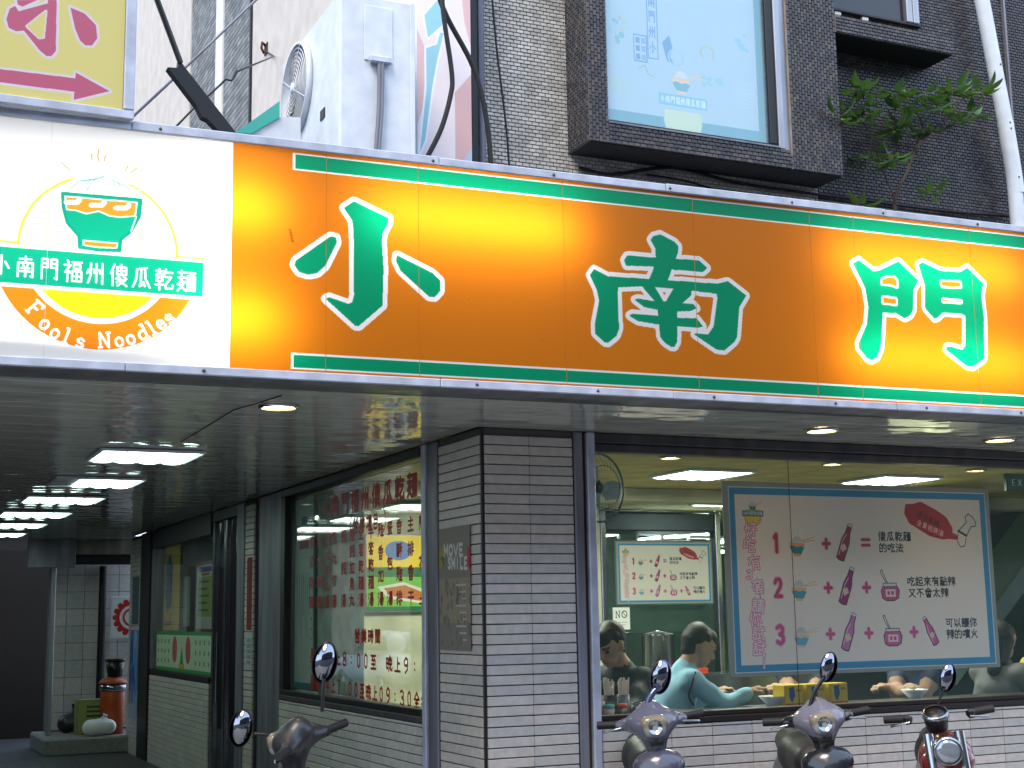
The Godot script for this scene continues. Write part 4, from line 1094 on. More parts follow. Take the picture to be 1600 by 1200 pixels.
# ---------------------------------------------------------------- the lit fascia sign
func shop_sign() -> void:
	var s := thing("shop_sign", "long backlit orange and white fascia sign with three big green characters", "sign", Vector3(-2.538, 2.6, 1.103), -0.0343)
	var green := Color(0.0, 0.60, 0.42)
	var white := Color(0.97, 0.97, 0.97)
	var orange := Color(0.86, 0.49, 0.06)
	var xiao := [
		[V(1.389,-0.777), V(1.435,-0.812), V(1.595,-0.751), V(1.593,-0.730), V(1.567,-0.676), V(1.564,-0.640), V(1.571,-0.519), V(1.566,-0.352), V(1.456,-0.252), V(1.441,-0.254), V(1.310,-0.363), V(1.325,-0.371), V(1.411,-0.348), V(1.428,-0.357), V(1.436,-0.388), V(1.435,-0.518), V(1.433,-0.679), V(1.427,-0.724)],
		[V(1.329,-0.642), V(1.354,-0.640), V(1.357,-0.617), V(1.305,-0.507), V(1.270,-0.474), V(1.231,-0.464), V(1.191,-0.473), V(1.171,-0.501), V(1.176,-0.521)],
		[V(1.633,-0.585), V(1.799,-0.517), V(1.836,-0.484), V(1.835,-0.438), V(1.808,-0.407), V(1.782,-0.408), V(1.651,-0.515), V(1.629,-0.559)]]
	var nan := [
		[V(2.912,-0.770), V(2.927,-0.790), V(2.966,-0.803), V(3.043,-0.773), V(3.064,-0.752), V(3.060,-0.719), V(3.024,-0.637), V(2.996,-0.571), V(2.891,-0.563), V(2.918,-0.618), V(2.938,-0.677), V(2.936,-0.730)],
		[V(2.765,-0.657), V(2.783,-0.682), V(2.944,-0.685), V(3.174,-0.692), V(3.220,-0.658), V(3.195,-0.635), V(3.035,-0.633), V(2.942,-0.641), V(2.775,-0.632)],
		[V(2.677,-0.572), V(2.905,-0.577), V(3.283,-0.583), V(3.271,-0.532), V(3.126,-0.537), V(3.032,-0.539), V(2.881,-0.540), V(2.721,-0.522)],
		[V(2.582,-0.570), V(2.605,-0.601), V(2.677,-0.572), V(2.731,-0.561), V(2.725,-0.468), V(2.728,-0.324), V(2.713,-0.288), V(2.667,-0.252), V(2.651,-0.253), V(2.602,-0.291), V(2.601,-0.336), V(2.627,-0.450), V(2.617,-0.501)],
		[V(3.265,-0.580), V(3.334,-0.600), V(3.436,-0.536), V(3.393,-0.474), V(3.373,-0.324), V(3.357,-0.299), V(3.297,-0.252), V(3.253,-0.255), V(3.134,-0.321), V(3.143,-0.328), V(3.211,-0.327), V(3.243,-0.368), V(3.270,-0.508)],
		[V(2.847,-0.549), V(2.922,-0.548), V(2.969,-0.475), V(2.935,-0.457), V(2.897,-0.496)],
		[V(3.032,-0.545), V(3.128,-0.537), V(3.125,-0.513), V(3.076,-0.472), V(2.970,-0.449), V(2.997,-0.493)],
		[V(2.815,-0.469), V(2.833,-0.476), V(2.947,-0.468), V(3.041,-0.470), V(3.135,-0.471), V(3.152,-0.452), V(3.121,-0.436), V(3.039,-0.428), V(2.940,-0.429), V(2.866,-0.437)],
		[V(2.784,-0.390), V(2.802,-0.401), V(2.945,-0.401), V(3.049,-0.397), V(3.149,-0.402), V(3.183,-0.364), V(3.153,-0.355), V(3.036,-0.355), V(2.932,-0.358), V(2.829,-0.367)],
		[V(2.936,-0.473), V(3.047,-0.476), V(3.039,-0.282), V(3.023,-0.255), V(3.006,-0.252), V(2.969,-0.272), V(2.947,-0.297), V(2.943,-0.349)]]
	var men := [
		[V(4.085,-0.752), V(4.122,-0.774), V(4.211,-0.721), V(4.245,-0.728), V(4.374,-0.788), V(4.494,-0.695), V(4.458,-0.641), V(4.447,-0.532), V(4.425,-0.502), V(4.389,-0.486), V(4.337,-0.509), V(4.254,-0.507), V(4.243,-0.422), V(4.227,-0.321), V(4.199,-0.270), V(4.165,-0.253), V(4.139,-0.261), V(4.090,-0.313), V(4.092,-0.337), V(4.148,-0.438), V(4.164,-0.529), V(4.152,-0.628)],
		[V(4.501,-0.781), V(4.530,-0.795), V(4.645,-0.759), V(4.773,-0.763), V(4.825,-0.791), V(4.925,-0.711), V(4.916,-0.687), V(4.905,-0.645), V(4.912,-0.535), V(4.897,-0.315), V(4.888,-0.297), V(4.813,-0.253), V(4.771,-0.257), V(4.645,-0.335), V(4.651,-0.352), V(4.682,-0.354), V(4.751,-0.341), V(4.774,-0.365), V(4.788,-0.527), V(4.760,-0.536), V(4.641,-0.534), V(4.603,-0.503), V(4.582,-0.496), V(4.531,-0.543), V(4.525,-0.554), V(4.534,-0.669)]]
	var holes := [
		[V(4.262,-0.680), V(4.297,-0.696), V(4.338,-0.699), V(4.354,-0.684), V(4.352,-0.652), V(4.308,-0.661), V(4.260,-0.659)],
		[V(4.262,-0.588), V(4.343,-0.584), V(4.341,-0.558), V(4.260,-0.560)],
		[V(4.640,-0.700), V(4.754,-0.707), V(4.768,-0.705), V(4.770,-0.684), V(4.709,-0.677), V(4.646,-0.678)],
		[V(4.646,-0.603), V(4.766,-0.604), V(4.766,-0.598), V(4.646,-0.595)]]
	var bowl := [V(0.209,-0.721), V(0.521,-0.725), V(0.516,-0.651), V(0.484,-0.586), V(0.445,-0.549), V(0.442,-0.501), V(0.358,-0.496), V(0.283,-0.501), V(0.279,-0.548), V(0.232,-0.599), V(0.214,-0.663)]
	var soup := [V(0.220,-0.709), V(0.505,-0.712), V(0.499,-0.654), V(0.442,-0.643), V(0.398,-0.644), V(0.353,-0.660), V(0.305,-0.644), V(0.265,-0.654), V(0.228,-0.655)]
	var body := [V(0.221,-0.650), V(0.265,-0.654), V(0.305,-0.644), V(0.353,-0.660), V(0.398,-0.644), V(0.442,-0.643), V(0.503,-0.643), V(0.475,-0.585), V(0.436,-0.547), V(0.357,-0.534), V(0.290,-0.549), V(0.241,-0.591)]
	var foot := [V(0.297,-0.532), V(0.432,-0.531), V(0.428,-0.512), V(0.357,-0.508), V(0.298,-0.512)]
	var dome := [V(0.215,-0.725), V(0.243,-0.780), V(0.295,-0.828), V(0.356,-0.853), V(0.419,-0.847), V(0.465,-0.808), V(0.494,-0.732)]
	var letters := [V(0.125,-0.235), V(0.165,-0.183), V(0.204,-0.149), V(0.245,-0.134), V(0.300,-0.119), V(0.391,-0.126), V(0.448,-0.132), V(0.492,-0.144), V(0.537,-0.166), V(0.575,-0.187), V(0.608,-0.213), V(0.642,-0.238)]
	# white part with the bowl emblem
	var wp := Print.new(1024, 670, white, V(-0.6, -1.018), V(0.9, -0.036))
	var mid := V(0.361, -0.494)
	var yellow := Color(0.93, 0.90, 0.12)
	var ring := Color(0.88, 0.52, 0.10)
	var teal := Color(0.05, 0.66, 0.52)
	wp.arc(mid, 0.312, PI, TAU, 0.009, yellow, 60)
	wp.line([V(-0.1, -0.502), V(0.052, -0.500)], 0.008, yellow)
	wp.line([V(0.668, -0.498), V(0.785, -0.494)], 0.006, yellow)
	for i in 16:
		var y := 0.510 + i * 0.0125
		var half := sqrt(maxf(0.0, 0.29 * 0.29 - (y - 0.494) * (y - 0.494)))
		wp.line([V(0.361 - half, -y), V(0.361 + half, -y)], 0.0035, Color(0.93, 0.93, 0.55))
	var half_ring := func(r: float, c: Color) -> void:
		var pts := []
		for i in 61:
			var p := mid + Vector2.from_angle(PI * i / 60.0) * r
			pts.append(V(p.x, maxf(p.y, -0.325)))
		wp.poly(pts, c)
	half_ring.call(0.409, ring)
	half_ring.call(0.304, white)
	half_ring.call(0.280, yellow)
	wp.rect(V(-0.06, -0.492), V(0.79, -0.318), white)
	wp.rect(V(-0.045, -0.478), V(0.783, -0.333), teal)
	write(wp, "小南門福州傻瓜乾麵", V(-0.050, -0.452), V(0.078, 0.094), V(0.0905, 0.0015), 0.0085, white)
	var word := "FoolsNoodles"
	for i in 12:
		var d: Vector2 = letters[i] - mid
		wp.glyph(STROKES[word[i]], letters[i] - V(0.026, 0.034), V(0.052, 0.068), 0.0105, white, d.angle() - PI / 2)
	wp.poly(dome, Color(0.96, 0.98, 0.98))
	for i in 26:
		var t := i / 25.0
		var a := V(lerpf(0.215, 0.50, t), -0.735 + 0.01 * sin(i * 2.1))
		var peak := V(0.33 + 0.10 * t, -0.815 + 0.05 * absf(t - 0.45))
		wp.line([a, a.lerp(peak, 0.5) + V(-0.012 + 0.02 * t, -0.012), peak], 0.0022, Color(0.45, 0.68, 0.66))
	wp.line([V(0.48, -0.775), V(0.62, -0.795)], 0.004, Color(0.72, 0.88, 0.86))
	wp.line([V(0.50, -0.765), V(0.63, -0.778)], 0.004, Color(0.72, 0.88, 0.86))
	wp.poly(bowl, teal)
	wp.line(bowl, 0.012, Color(0.05, 0.60, 0.50), true)
	wp.line([bowl[3], bowl[2] + V(-0.012, 0)], 0.006, white)
	wp.poly(soup, Color(0.90, 0.58, 0.18))
	wp.line(soup, 0.006, white, true)
	for i in 3:
		var c := V(0.247 + i * 0.098, -0.688 + 0.002 * i)
		wp.line([c + V(-0.022, 0.004), c + V(0.02, 0.0), c + V(0.03, -0.012)], 0.020, white)
	wp.poly(foot, Color(0.90, 0.55, 0.15))
	wp.line(foot, 0.006, white, true)
	for q in [[V(0.346, -0.92), V(0.342, -0.895), V(0.349, -0.87)], [V(0.318, -0.90), V(0.320, -0.875)], [V(0.372, -0.90), V(0.370, -0.875)], [V(0.20, -0.85), V(0.235, -0.82)], [V(0.465, -0.865), V(0.455, -0.84)], [V(0.50, -0.86), V(0.475, -0.835)]]:
		wp.line(q, 0.005, Color(0.85, 0.62, 0.30))
	# orange part with stripes and characters
	var op := Print.new(2048, 402, orange, V(0.9, -1.018), V(5.9, -0.036))
	for band in [[0.924, 1.004], [0.047, 0.119]]:
		op.rect(V(1.160, -band[1]), V(5.95, -band[0]), white)
		op.rect(V(1.172, -band[1] + 0.009), V(5.95, -band[0] - 0.009), green)
	op.rect(V(1.0, -0.0415), V(5.95, -0.036), Color(0.80, 0.25, 0.10))
	for ch in [xiao, nan, men]:
		for p in ch: op.line(p, 0.044, white, true)
		for p in ch: op.poly(p, white)
		for p in ch: op.poly(p, green)
	for k in 90:   # dirt specks and a rust stain on the face
		op.disc(V(rng.randf_range(0.92, 5.8), -rng.randf_range(0.05, 1.0)), rng.randf_range(0.0008, 0.0022), Color(0.55, 0.30, 0.08), 6)
	for k in 5:
		op.disc(V(1.150 + 0.003 * k, -0.655 + 0.012 * k), 0.006, Color(0.62, 0.30, 0.08), 8)
	for h in holes:
		op.line(h, 0.022, white, true)
		op.poly(h, orange)
	var faces := []
	for e in [["sign_white", wp.tex()], ["sign_orange", op.tex()]]:
		var m := printed(e[0], e[1], 0.3)
		m.backlight_enabled = true
		m.backlight = Color(1, 1, 1)
		faces.append(m)
	var cuts := [-0.6, 0.16, 0.9, 1.31, 1.735, 2.45, 3.15, 3.83, 4.10, 4.85, 5.9]
	for i in cuts.size() - 1:
		var a: float = cuts[i]
		var b: float = cuts[i + 1]
		var first := b < 0.95
		var uv := Rect2((a + 0.6) / 1.5, 0, (b - a) / 1.5, 1) if first else Rect2((a - 0.9) / 5.0, 0, (b - a) / 5.0, 1)
		var f := put(s, "face_panel", sheet(b - a - 0.0008, 0.982, uv, 0.0), faces[0 if first else 1], Vector3((a + b) / 2, 0.527, 0))
		if i > 0:
			bx(s, "panel_joint", Vector3(a - 0.0007, 0.04, 0.0006), Vector3(a + 0.0007, 1.014, 0.0018), M.white_paint if first else mat("joint_orange", Color(0.72, 0.42, 0.08), 0.5))
	# case: back, top, bottom, ends
	bx(s, "case_back", Vector3(-0.62, 0.0, -0.262), Vector3(5.92, 1.05, -0.25), M.aluminium_dull)
	bx(s, "case_top", Vector3(-0.62, 1.022, -0.248), Vector3(5.92, 1.05, -0.004), M.aluminium_dull)
	bx(s, "case_bottom", Vector3(-0.62, 0.002, -0.248), Vector3(5.92, 0.03, -0.004), M.aluminium_dull)
	for x in [-0.62, 5.902]:
		bx(s, "case_end", Vector3(x, 0.032, -0.248), Vector3(x + 0.018, 1.02, -0.004), M.white_paint)
	# trim in lengths, with screws
	var joints := [-0.62, 0.475, 1.83, 3.0, 4.3, 5.92]
	for i in joints.size() - 1:
		bx(s, "trim", Vector3(joints[i] + 0.001, 1.0165, -0.003), Vector3(joints[i + 1] - 0.001, 1.055 + 0.002 * (i % 2), 0.014 + 0.003 * (i % 2)), M.trim, 0.004)
		bx(s, "trim", Vector3(joints[i] + 0.001, 0.0, -0.003), Vector3(joints[i + 1] - 0.001, 0.0375, 0.014 + 0.003 * ((i + 1) % 2)), M.trim, 0.004)
	for u in [0.59, 1.80, 2.4, 3.02, 3.72, 4.28, 4.9]:
		put(s, "screw", lathe([Vector2(0, 0.006), Vector2(0.006, 0.004), Vector2(0.008, 0)], 8), M.screw, Vector3(u, 1.034, 0.0165), Basis(Vector3.RIGHT, PI / 2))
		put(s, "screw", lathe([Vector2(0, 0.006), Vector2(0.006, 0.004), Vector2(0.008, 0)], 8), M.screw, Vector3(u + 0.2, 0.019, 0.0165), Basis(Vector3.RIGHT, PI / 2))
	# fluorescent tubes in the case, where the face glows
	for t in [[-0.5, 0.97, 0.22, 0.09], [-0.5, 0.80, 0.50, 0.09], [-0.5, 0.97, 0.80, 0.09], [0.78, 1.10, 0.74, 0.16], [0.78, 1.10, 0.26, 0.16], [1.50, 2.50, 0.78, 0.42], [3.98, 5.18, 0.78, 0.38], [4.02, 5.22, 0.28, 0.38]]:
		var l := Vector3((t[0] + t[1]) / 2, t[2], -0.2)
		var n: float = t[1] - t[0]
		put(s, "lamp_tube", tube([l - Vector3(n / 2, 0, 0), l + Vector3(n / 2, 0, 0)], 0.014, 10), M.sign_tube)
		for e in [-1, 1]:
			bx(s, "tube_holder", l + Vector3(e * n / 2 - 0.012, -0.02, -0.05), l + Vector3(e * n / 2 + 0.012, 0.02, 0.02), M.white_paint)
		lamp_area(s, l + Vector3(0, 0, 0.022), Vector2(n, 0.03), Vector3.BACK, t[3], Color(1.0, 0.98, 0.93))

# ---------------------------------------------------------------- things on and above the canopy
func roof_things() -> void:
	var stroke_a := [V(-2.575,4.010), V(-2.564,4.056), V(-2.544,4.071), V(-2.529,4.051), V(-2.417,4.105), V(-2.419,4.120), V(-2.384,4.126), V(-2.380,3.905), V(-2.396,3.880), V(-2.416,3.878), V(-2.441,3.896), V(-2.506,3.972), V(-2.536,3.964), V(-2.564,3.974)]
	var stroke_hole := [V(-2.496,3.992), V(-2.424,4.070), V(-2.430,3.955), V(-2.446,3.950)]
	var stroke_top := [V(-2.538,4.098), V(-2.458,4.113), V(-2.516,4.073), V(-2.533,4.079)]
	var stroke_b := [V(-2.329,4.102), V(-2.271,4.086), V(-2.225,4.042), V(-2.218,3.987), V(-2.238,3.952), V(-2.264,3.948), V(-2.286,3.965), V(-2.307,4.014)]
	var arrow := [V(-2.651,3.794), V(-2.300,3.800), V(-2.298,3.825), V(-2.162,3.765), V(-2.303,3.707), V(-2.301,3.742), V(-2.649,3.739)]
	var bracket := [V(-1.889,3.987), V(-1.845,3.991), V(-1.840,4.033), V(-1.812,3.996), V(-1.583,3.730), V(-1.646,3.716), V(-1.709,3.775), V(-1.734,3.783), V(-1.758,3.830)]
	var bracket_bar := [Vector3(-1.964,4.344,0.950), Vector3(-1.834,4.016,0.950)]
	var wire_a := [Vector3(-2.131,3.688,0.600), Vector3(-1.981,3.859,0.600), Vector3(-1.755,4.123,0.600), Vector3(-1.413,4.531,0.600), Vector3(-1.320,4.646,0.600)]
	var wire_b := [Vector3(-1.734,3.936,0.300), Vector3(-1.644,4.049,0.300), Vector3(-1.506,4.200,0.300), Vector3(-1.484,4.230,0.300), Vector3(-1.452,4.228,0.300), Vector3(-1.428,4.278,0.300)]
	var teal_board := [V(-1.441,3.946), V(-1.223,4.138), V(-1.222,4.055), V(-1.365,3.950)]
	var white_board := [V(-1.363,3.953), V(-1.219,4.059), V(-1.111,4.074), V(-1.110,3.884), V(-1.361,3.852)]
	var cable_a := [Vector3(-0.461,4.743,0.620), Vector3(-0.449,4.590,0.620), Vector3(-0.409,4.306,0.620), Vector3(-0.418,4.186,0.620), Vector3(-0.468,4.011,0.620), Vector3(-0.544,3.852,0.620)]
	var cable_b := [Vector3(-0.458,4.752,0.560), Vector3(-0.403,4.623,0.560), Vector3(-0.280,4.417,0.560), Vector3(-0.222,4.253,0.560), Vector3(-0.188,4.069,0.560), Vector3(-0.170,3.849,0.560)]
	var cable_c := [Vector3(0.076,5.085,0.050), Vector3(0.102,4.746,0.050), Vector3(0.150,4.321,0.050), Vector3(0.169,4.045,0.050)]
	var cable_d := [Vector3(0.618,4.117,0.030), Vector3(0.846,4.106,0.030), Vector3(1.237,4.193,0.030), Vector3(1.684,4.155,0.030), Vector3(2.152,4.149,0.030), Vector3(2.594,4.149,0.030), Vector3(3.318,4.153,0.030), Vector3(3.841,4.178,0.030)]
	var cable_e := [Vector3(1.060,4.132,0.030), Vector3(1.366,4.118,0.030), Vector3(1.679,4.063,0.030)]
	var trunk := [Vector3(2.757,4.033,0.170), Vector3(2.775,4.138,0.170), Vector3(2.886,4.327,0.170), Vector3(2.961,4.488,0.170), Vector3(3.036,4.651,0.170)]
	var branch_a := [Vector3(2.749,4.119,0.200), Vector3(2.688,4.244,0.200), Vector3(2.592,4.502,0.200), Vector3(2.492,4.634,0.200)]
	var branch_b := [Vector3(2.943,4.479,0.190), Vector3(3.168,4.688,0.190), Vector3(3.370,4.868,0.190)]
	var branch_c := [Vector3(2.991,4.628,0.220), Vector3(2.935,4.710,0.220), Vector3(2.785,4.752,0.220)]
	var clusters := [Vector3(2.285,4.568,0.210), Vector3(2.399,4.679,0.210), Vector3(2.471,4.794,0.210), Vector3(2.609,4.848,0.210), Vector3(2.548,4.688,0.210), Vector3(2.720,4.789,0.210), Vector3(2.854,4.744,0.210), Vector3(2.963,4.824,0.210), Vector3(3.060,4.731,0.210), Vector3(3.175,4.855,0.210), Vector3(3.321,4.941,0.210), Vector3(3.435,4.893,0.210), Vector3(3.454,4.799,0.210), Vector3(2.807,4.598,0.210), Vector3(2.887,4.643,0.210), Vector3(3.067,4.625,0.210), Vector3(3.257,4.694,0.210), Vector3(2.627,4.407,0.210), Vector3(2.704,4.367,0.210), Vector3(3.037,4.198,0.210), Vector3(2.503,4.064,0.210), Vector3(2.481,4.587,0.210)]
	var pipe := [Vector3(3.629,5.812,0.120), Vector3(3.670,5.591,0.120), Vector3(3.729,5.192,0.120), Vector3(3.793,4.753,0.120), Vector3(3.825,4.447,0.120), Vector3(3.837,4.053,0.120)]
	var ys := thing("yellow_sign", "yellow sign box with a dull red character and an arrow pointing right", "sign", Vector3(-3.4, 3.65, 1.15))
	var yo := Vector3(-3.4, 3.65, 1.15)
	var yp := Print.new(768, 640, Color(0.80, 0.75, 0.44), V(-3.35, -4.69), V(-2.108, -3.692))
	var red := Color(0.70, 0.32, 0.42)
	var flip := func(a: Array) -> Array: return a.map(func(p: Vector2) -> Vector2: return V(p.x, -p.y))
	for s in [stroke_a, stroke_top, stroke_b, arrow]:
		yp.line(flip.call(s), 0.022, Color(0.80, 0.76, 0.78), true)
	for s in [stroke_a, stroke_top, stroke_b, arrow]:
		yp.poly(flip.call(s), red)
	yp.line(flip.call(stroke_hole), 0.012, Color(0.80, 0.76, 0.78), true)
	yp.poly(flip.call(stroke_hole), Color(0.80, 0.75, 0.44))
	bx(ys, "case", Vector3(0.0, 0.0, -0.22), Vector3(1.33, 1.08, -0.012), M.white_paint, 0.006)
	put(ys, "face", sheet(1.242, 0.998), printed("yellow_sign_print", yp.tex(), 0.5), Vector3(-2.729, 4.191, 1.151) - yo)
	bx(ys, "frame", Vector3(-3.4, 3.652, 1.14) - yo, Vector3(-2.062, 3.690, 1.165) - yo, M.trim, 0.004)
	bx(ys, "frame", Vector3(-2.106, 3.692, 1.14) - yo, Vector3(-2.062, 4.72, 1.165) - yo, M.trim, 0.004)
	bx(ys, "base_channel", Vector3(-3.4, 3.662, 0.80) - yo, Vector3(-2.07, 3.73, 0.92) - yo, M.aluminium_dull, 0.004)
	# black steel arm
	var arm := thing("steel_bracket", "black angle iron arm leaning behind the yellow sign", "bracket", Vector3(-1.63, 3.66, 0.95))
	put(arm, "plate", slab(bracket, 0.05), M.black_frame, -Vector3(-1.63, 3.66, 0.0))
	put(arm, "bar", tube(bracket_bar, 0.013, 6), M.black_frame, -Vector3(-1.63, 3.66, 0.95))
	tag(put(self, "guy_wire", tube(curve(wire_a), 0.007, 6), M.aluminium_dull), "straight steel guy wire running up past the black arm", "wire")
	wire_b.append(Vector3(-0.025, 6.3, -4.2))
	wire_b.append(Vector3(-0.02, 6.46, -4.493))
	tag(put(self, "anchor_wire", tube(wire_b, 0.006, 6), M.black_frame), "thin twisted wire tied to a hook on the plaster side wall", "wire")
	var hook := thing("wall_hook", "rusty hook in the plaster side wall", "hook", Vector3(-0.02, 6.46, -4.493))
	put(hook, "eye", tube([Vector3(0, 0.05, 0), Vector3(-0.04, 0.06, 0.03), Vector3(-0.05, 0, 0.05), Vector3(-0.02, -0.03, 0.02)], 0.012, 6), M.rust)
	put(hook, "plate", block(Vector3(0.01, 0.1, 0.1), 0.003), M.rust, Vector3(0.004, 0.02, 0))
	var tb := thing("teal_edged_board", "white board with a sloping teal edge beside the air conditioner", "board", Vector3(-1.2, 3.6, 0.35))
	put(tb, "teal_edge", slab(teal_board, 0.05), mat("teal_paint", Color(0.25, 0.68, 0.62), 0.5), Vector3(1.2, -3.6, 0.0))
	put(tb, "board", slab(white_board, 0.04), M.white_paint, Vector3(1.2, -3.6, -0.012))
	# outdoor unit
	var ac := thing("air_conditioner", "white outdoor air conditioner unit standing on the canopy", "air conditioner", Vector3(-0.86, 2.745, 0.25))
	var a0 := Vector3(-0.86, 2.745, 0.25)
	bx(ac, "cabinet", Vector3(-1.044, 3.66, -0.25) - a0, Vector3(-0.662, 4.585, 0.75) - a0, M.white_paint, 0.012)
	bx(ac, "corner_post", Vector3(-0.684, 3.66, 0.7505) - a0, Vector3(-0.660, 4.58, 0.757) - a0, M.white_paint, 0.002)
	for x in [-1.0, -0.74]:
		for z in [-0.15, 0.65]:
			bx(ac, "stand_leg", Vector3(x, 2.745, z) - a0, Vector3(x + 0.04, 3.658, z + 0.04) - a0, M.aluminium_dull)
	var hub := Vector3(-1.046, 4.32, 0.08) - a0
	put(ac, "fan_disc", lathe([Vector2(0, 0), Vector2(0.232, 0), Vector2(0.232, 0.004), Vector2(0, 0.004)], 32), M.aluminium_dull, hub, Basis(Vector3.BACK, PI / 2))  # flat disc; its grey alone stands for the hollow behind the blades
	for i in 4:
		put(ac, "fan_blade", slab([V(0.02, -0.02), V(0.10, -0.10), V(0.20, -0.07), V(0.21, 0.04), V(0.10, 0.05), V(0.02, 0.02)], 0.004), mat("fan_beige", Color(0.62, 0.58, 0.52), 0.5), hub + Vector3(-0.012, 0, 0), Basis(Vector3.UP, -PI / 2) * Basis(Vector3.BACK, TAU * i / 4 + 0.4))
	for k in 10:
		var ring := []
		var r := 0.040 + k * 0.0212
		for i in 33:
			ring.append(hub + Vector3(-0.026 - 0.012 * (1.0 - r / 0.24), cos(TAU * i / 32) * r, sin(TAU * i / 32) * r))
		put(ac, "grille_ring", tube(ring, 0.0024, 5), M.white_paint)
	for i in 4:
		var an := TAU * i / 4 + 0.5
		put(ac, "grille_spoke", tube([hub + Vector3(-0.04, cos(an) * 0.03, sin(an) * 0.03), hub + Vector3(-0.03, cos(an) * 0.236, sin(an) * 0.236)], 0.0022, 5), M.white_paint)
	put(ac, "grille_rim", lathe([Vector2(0.232, 0), Vector2(0.246, 0), Vector2(0.242, 0.03), Vector2(0.232, 0.03)], 40), M.white_paint, hub, Basis(Vector3.BACK, PI / 2))
	put(ac, "badge", lathe([Vector2(0, 0.045), Vector2(0.03, 0.04), Vector2(0.032, 0.03), Vector2(0, 0.03)], 20), M.white_paint, hub, Basis(Vector3.BACK, PI / 2))
	bx(ac, "logo_plate", Vector3(-1.049, 4.02, 0.46) - a0, Vector3(-1.045, 4.07, 0.53) - a0, M.black_frame)
	bx(ac, "service_panel", Vector3(-0.92, 4.25, 0.7505) - a0, Vector3(-0.775, 4.53, 0.756) - a0, M.white_paint, 0.002)
	bx(ac, "terminal_cover", Vector3(-0.90, 4.235, 0.7565) - a0, Vector3(-0.79, 4.27, 0.785) - a0, M.trim, 0.006)
	for dx in [-0.008, 0.008]:
		put(ac, "conduit", tube(curve([Vector3(-0.842 + dx, 4.24, 0.772) - a0, Vector3(-0.848 + dx, 4.0, 0.778) - a0, Vector3(-0.872 + dx, 3.66, 0.775) - a0]), 0.010, 8), M.aluminium_dull)
	# pale banner box on the corner
	var bn := thing("banner_box", "white and pink sign box with pale blue strokes at the building corner", "sign", Vector3(-0.36, 3.5, 0.3))
	var b0 := Vector3(-0.36, 3.5, 0.3)
	var bp := Print.new(256, 1024, Color(0.93, 0.88, 0.88), V(-0.512, -5.7), V(-0.205, -3.6))
	bp.poly([V(-0.3, -4.30), V(-0.2, -4.42), V(-0.2, -3.6), V(-0.36, -3.6), V(-0.30, -3.95)], Color(0.86, 0.70, 0.69))
	bp.poly([V(-0.27, -5.0), V(-0.2, -5.2), V(-0.2, -4.55), V(-0.24, -4.7)], Color(0.88, 0.72, 0.71))
	bp.poly([V(-0.512, -4.62), V(-0.46, -4.5), V(-0.48, -4.2), V(-0.512, -4.1)], Color(0.89, 0.74, 0.73))
	bp.poly([V(-0.31, -3.6), V(-0.2, -3.6), V(-0.2, -4.02), V(-0.27, -3.92)], Color(0.74, 0.78, 0.84))
	for q in [[V(-0.47, -4.70), V(-0.40, -4.79), V(-0.35, -4.78), V(-0.37, -4.66), V(-0.45, -4.58)], [V(-0.46, -4.52), V(-0.40, -4.55), V(-0.38, -4.62), V(-0.36, -4.62), V(-0.40, -4.46), V(-0.43, -4.30), V(-0.47, -4.02), V(-0.50, -3.95), V(-0.46, -4.3)]]:
		bp.line(q, 0.022, Color(0.96, 0.96, 0.96), true)
		bp.poly(q, Color(0.60, 0.80, 0.85))
	bx(bn, "case", Vector3(-0.512, 3.5, 0.12) - b0, Vector3(-0.205, 5.72, 0.393) - b0, M.white_paint, 0.005)
	put(bn, "face", sheet(0.303, 2.1), printed("banner_print", bp.tex(), 0.45), Vector3(-0.3585, 4.65, 0.397) - b0)
	for k in [["cable_a", cable_a, 0.013, "thick black cable looping down in front of the pale banner"], ["cable_b", cable_b, 0.014, "thick dark cable crossing the banner edge and cream mosaic"], ["cable_c", cable_c, 0.006, "thin dark cable hanging on the cream mosaic wall"], ["cable_d", cable_d, 0.010, "black cable sagging along the wall under the bay window"], ["cable_e", cable_e, 0.006, "short loose cable end under the bay window"]]:
		tag(put(self, "cable", tube(curve(k[1]), k[2], 8), M.rubber), k[3], "cable")
	# white downpipe
	var dp := thing("downpipe", "bent white metal downpipe at the right end of the dark mosaic wall", "pipe", Vector3(3.9, 3.3, 0.12))
	pipe.append(Vector3(pipe[-1].x + 0.03, 3.3, 0.12))
	put(dp, "pipe", tube(curve(pipe), 0.050, 16), M.white_paint, -Vector3(3.9, 3.3, 0.12))
	var jp: Vector3 = pipe[3]
	put(dp, "sleeve", tube([jp + Vector3(-0.005, 0.04, 0), jp + Vector3(0.03, -0.25, 0), jp + Vector3(0.05, -0.45, 0)], 0.0535, 16), M.white_paint, -Vector3(3.9, 3.3, 0.12))
	for y in [0.02, -0.02, 0.42, -0.35]:
		put(dp, "rivet", block(Vector3(0.012, 0.012, 0.012), 0.003), M.screw, jp + Vector3(-y * 0.11 - 0.01, y, 0.05) - Vector3(3.9, 3.3, 0.12))
	put(dp, "tie", tube([Vector3(3.86, 4.26, 0.18), Vector3(3.92, 4.27, 0.19), Vector3(3.99, 4.285, 0.16)], 0.006, 6), M.rubber, -Vector3(3.9, 3.3, 0.12))
	# sapling growing out of the gutter
	var tr := thing("sapling", "small broad leaved sapling growing from the gutter above the sign", "tree", Vector3(2.767, 3.9, 0.17))
	var t0 := Vector3(2.767, 3.9, 0.17)
	var bark := mat("bark", Color(0.30, 0.25, 0.20), 0.9, 0, noise_fine, 3.0)
	trunk[0] = Vector3(2.767, 3.9, 0.17)
	put(tr, "trunk", tube(curve(trunk), range(25).map(func(i: int) -> float: return lerpf(0.014, 0.006, i / 24.0)), 8), bark, -t0)
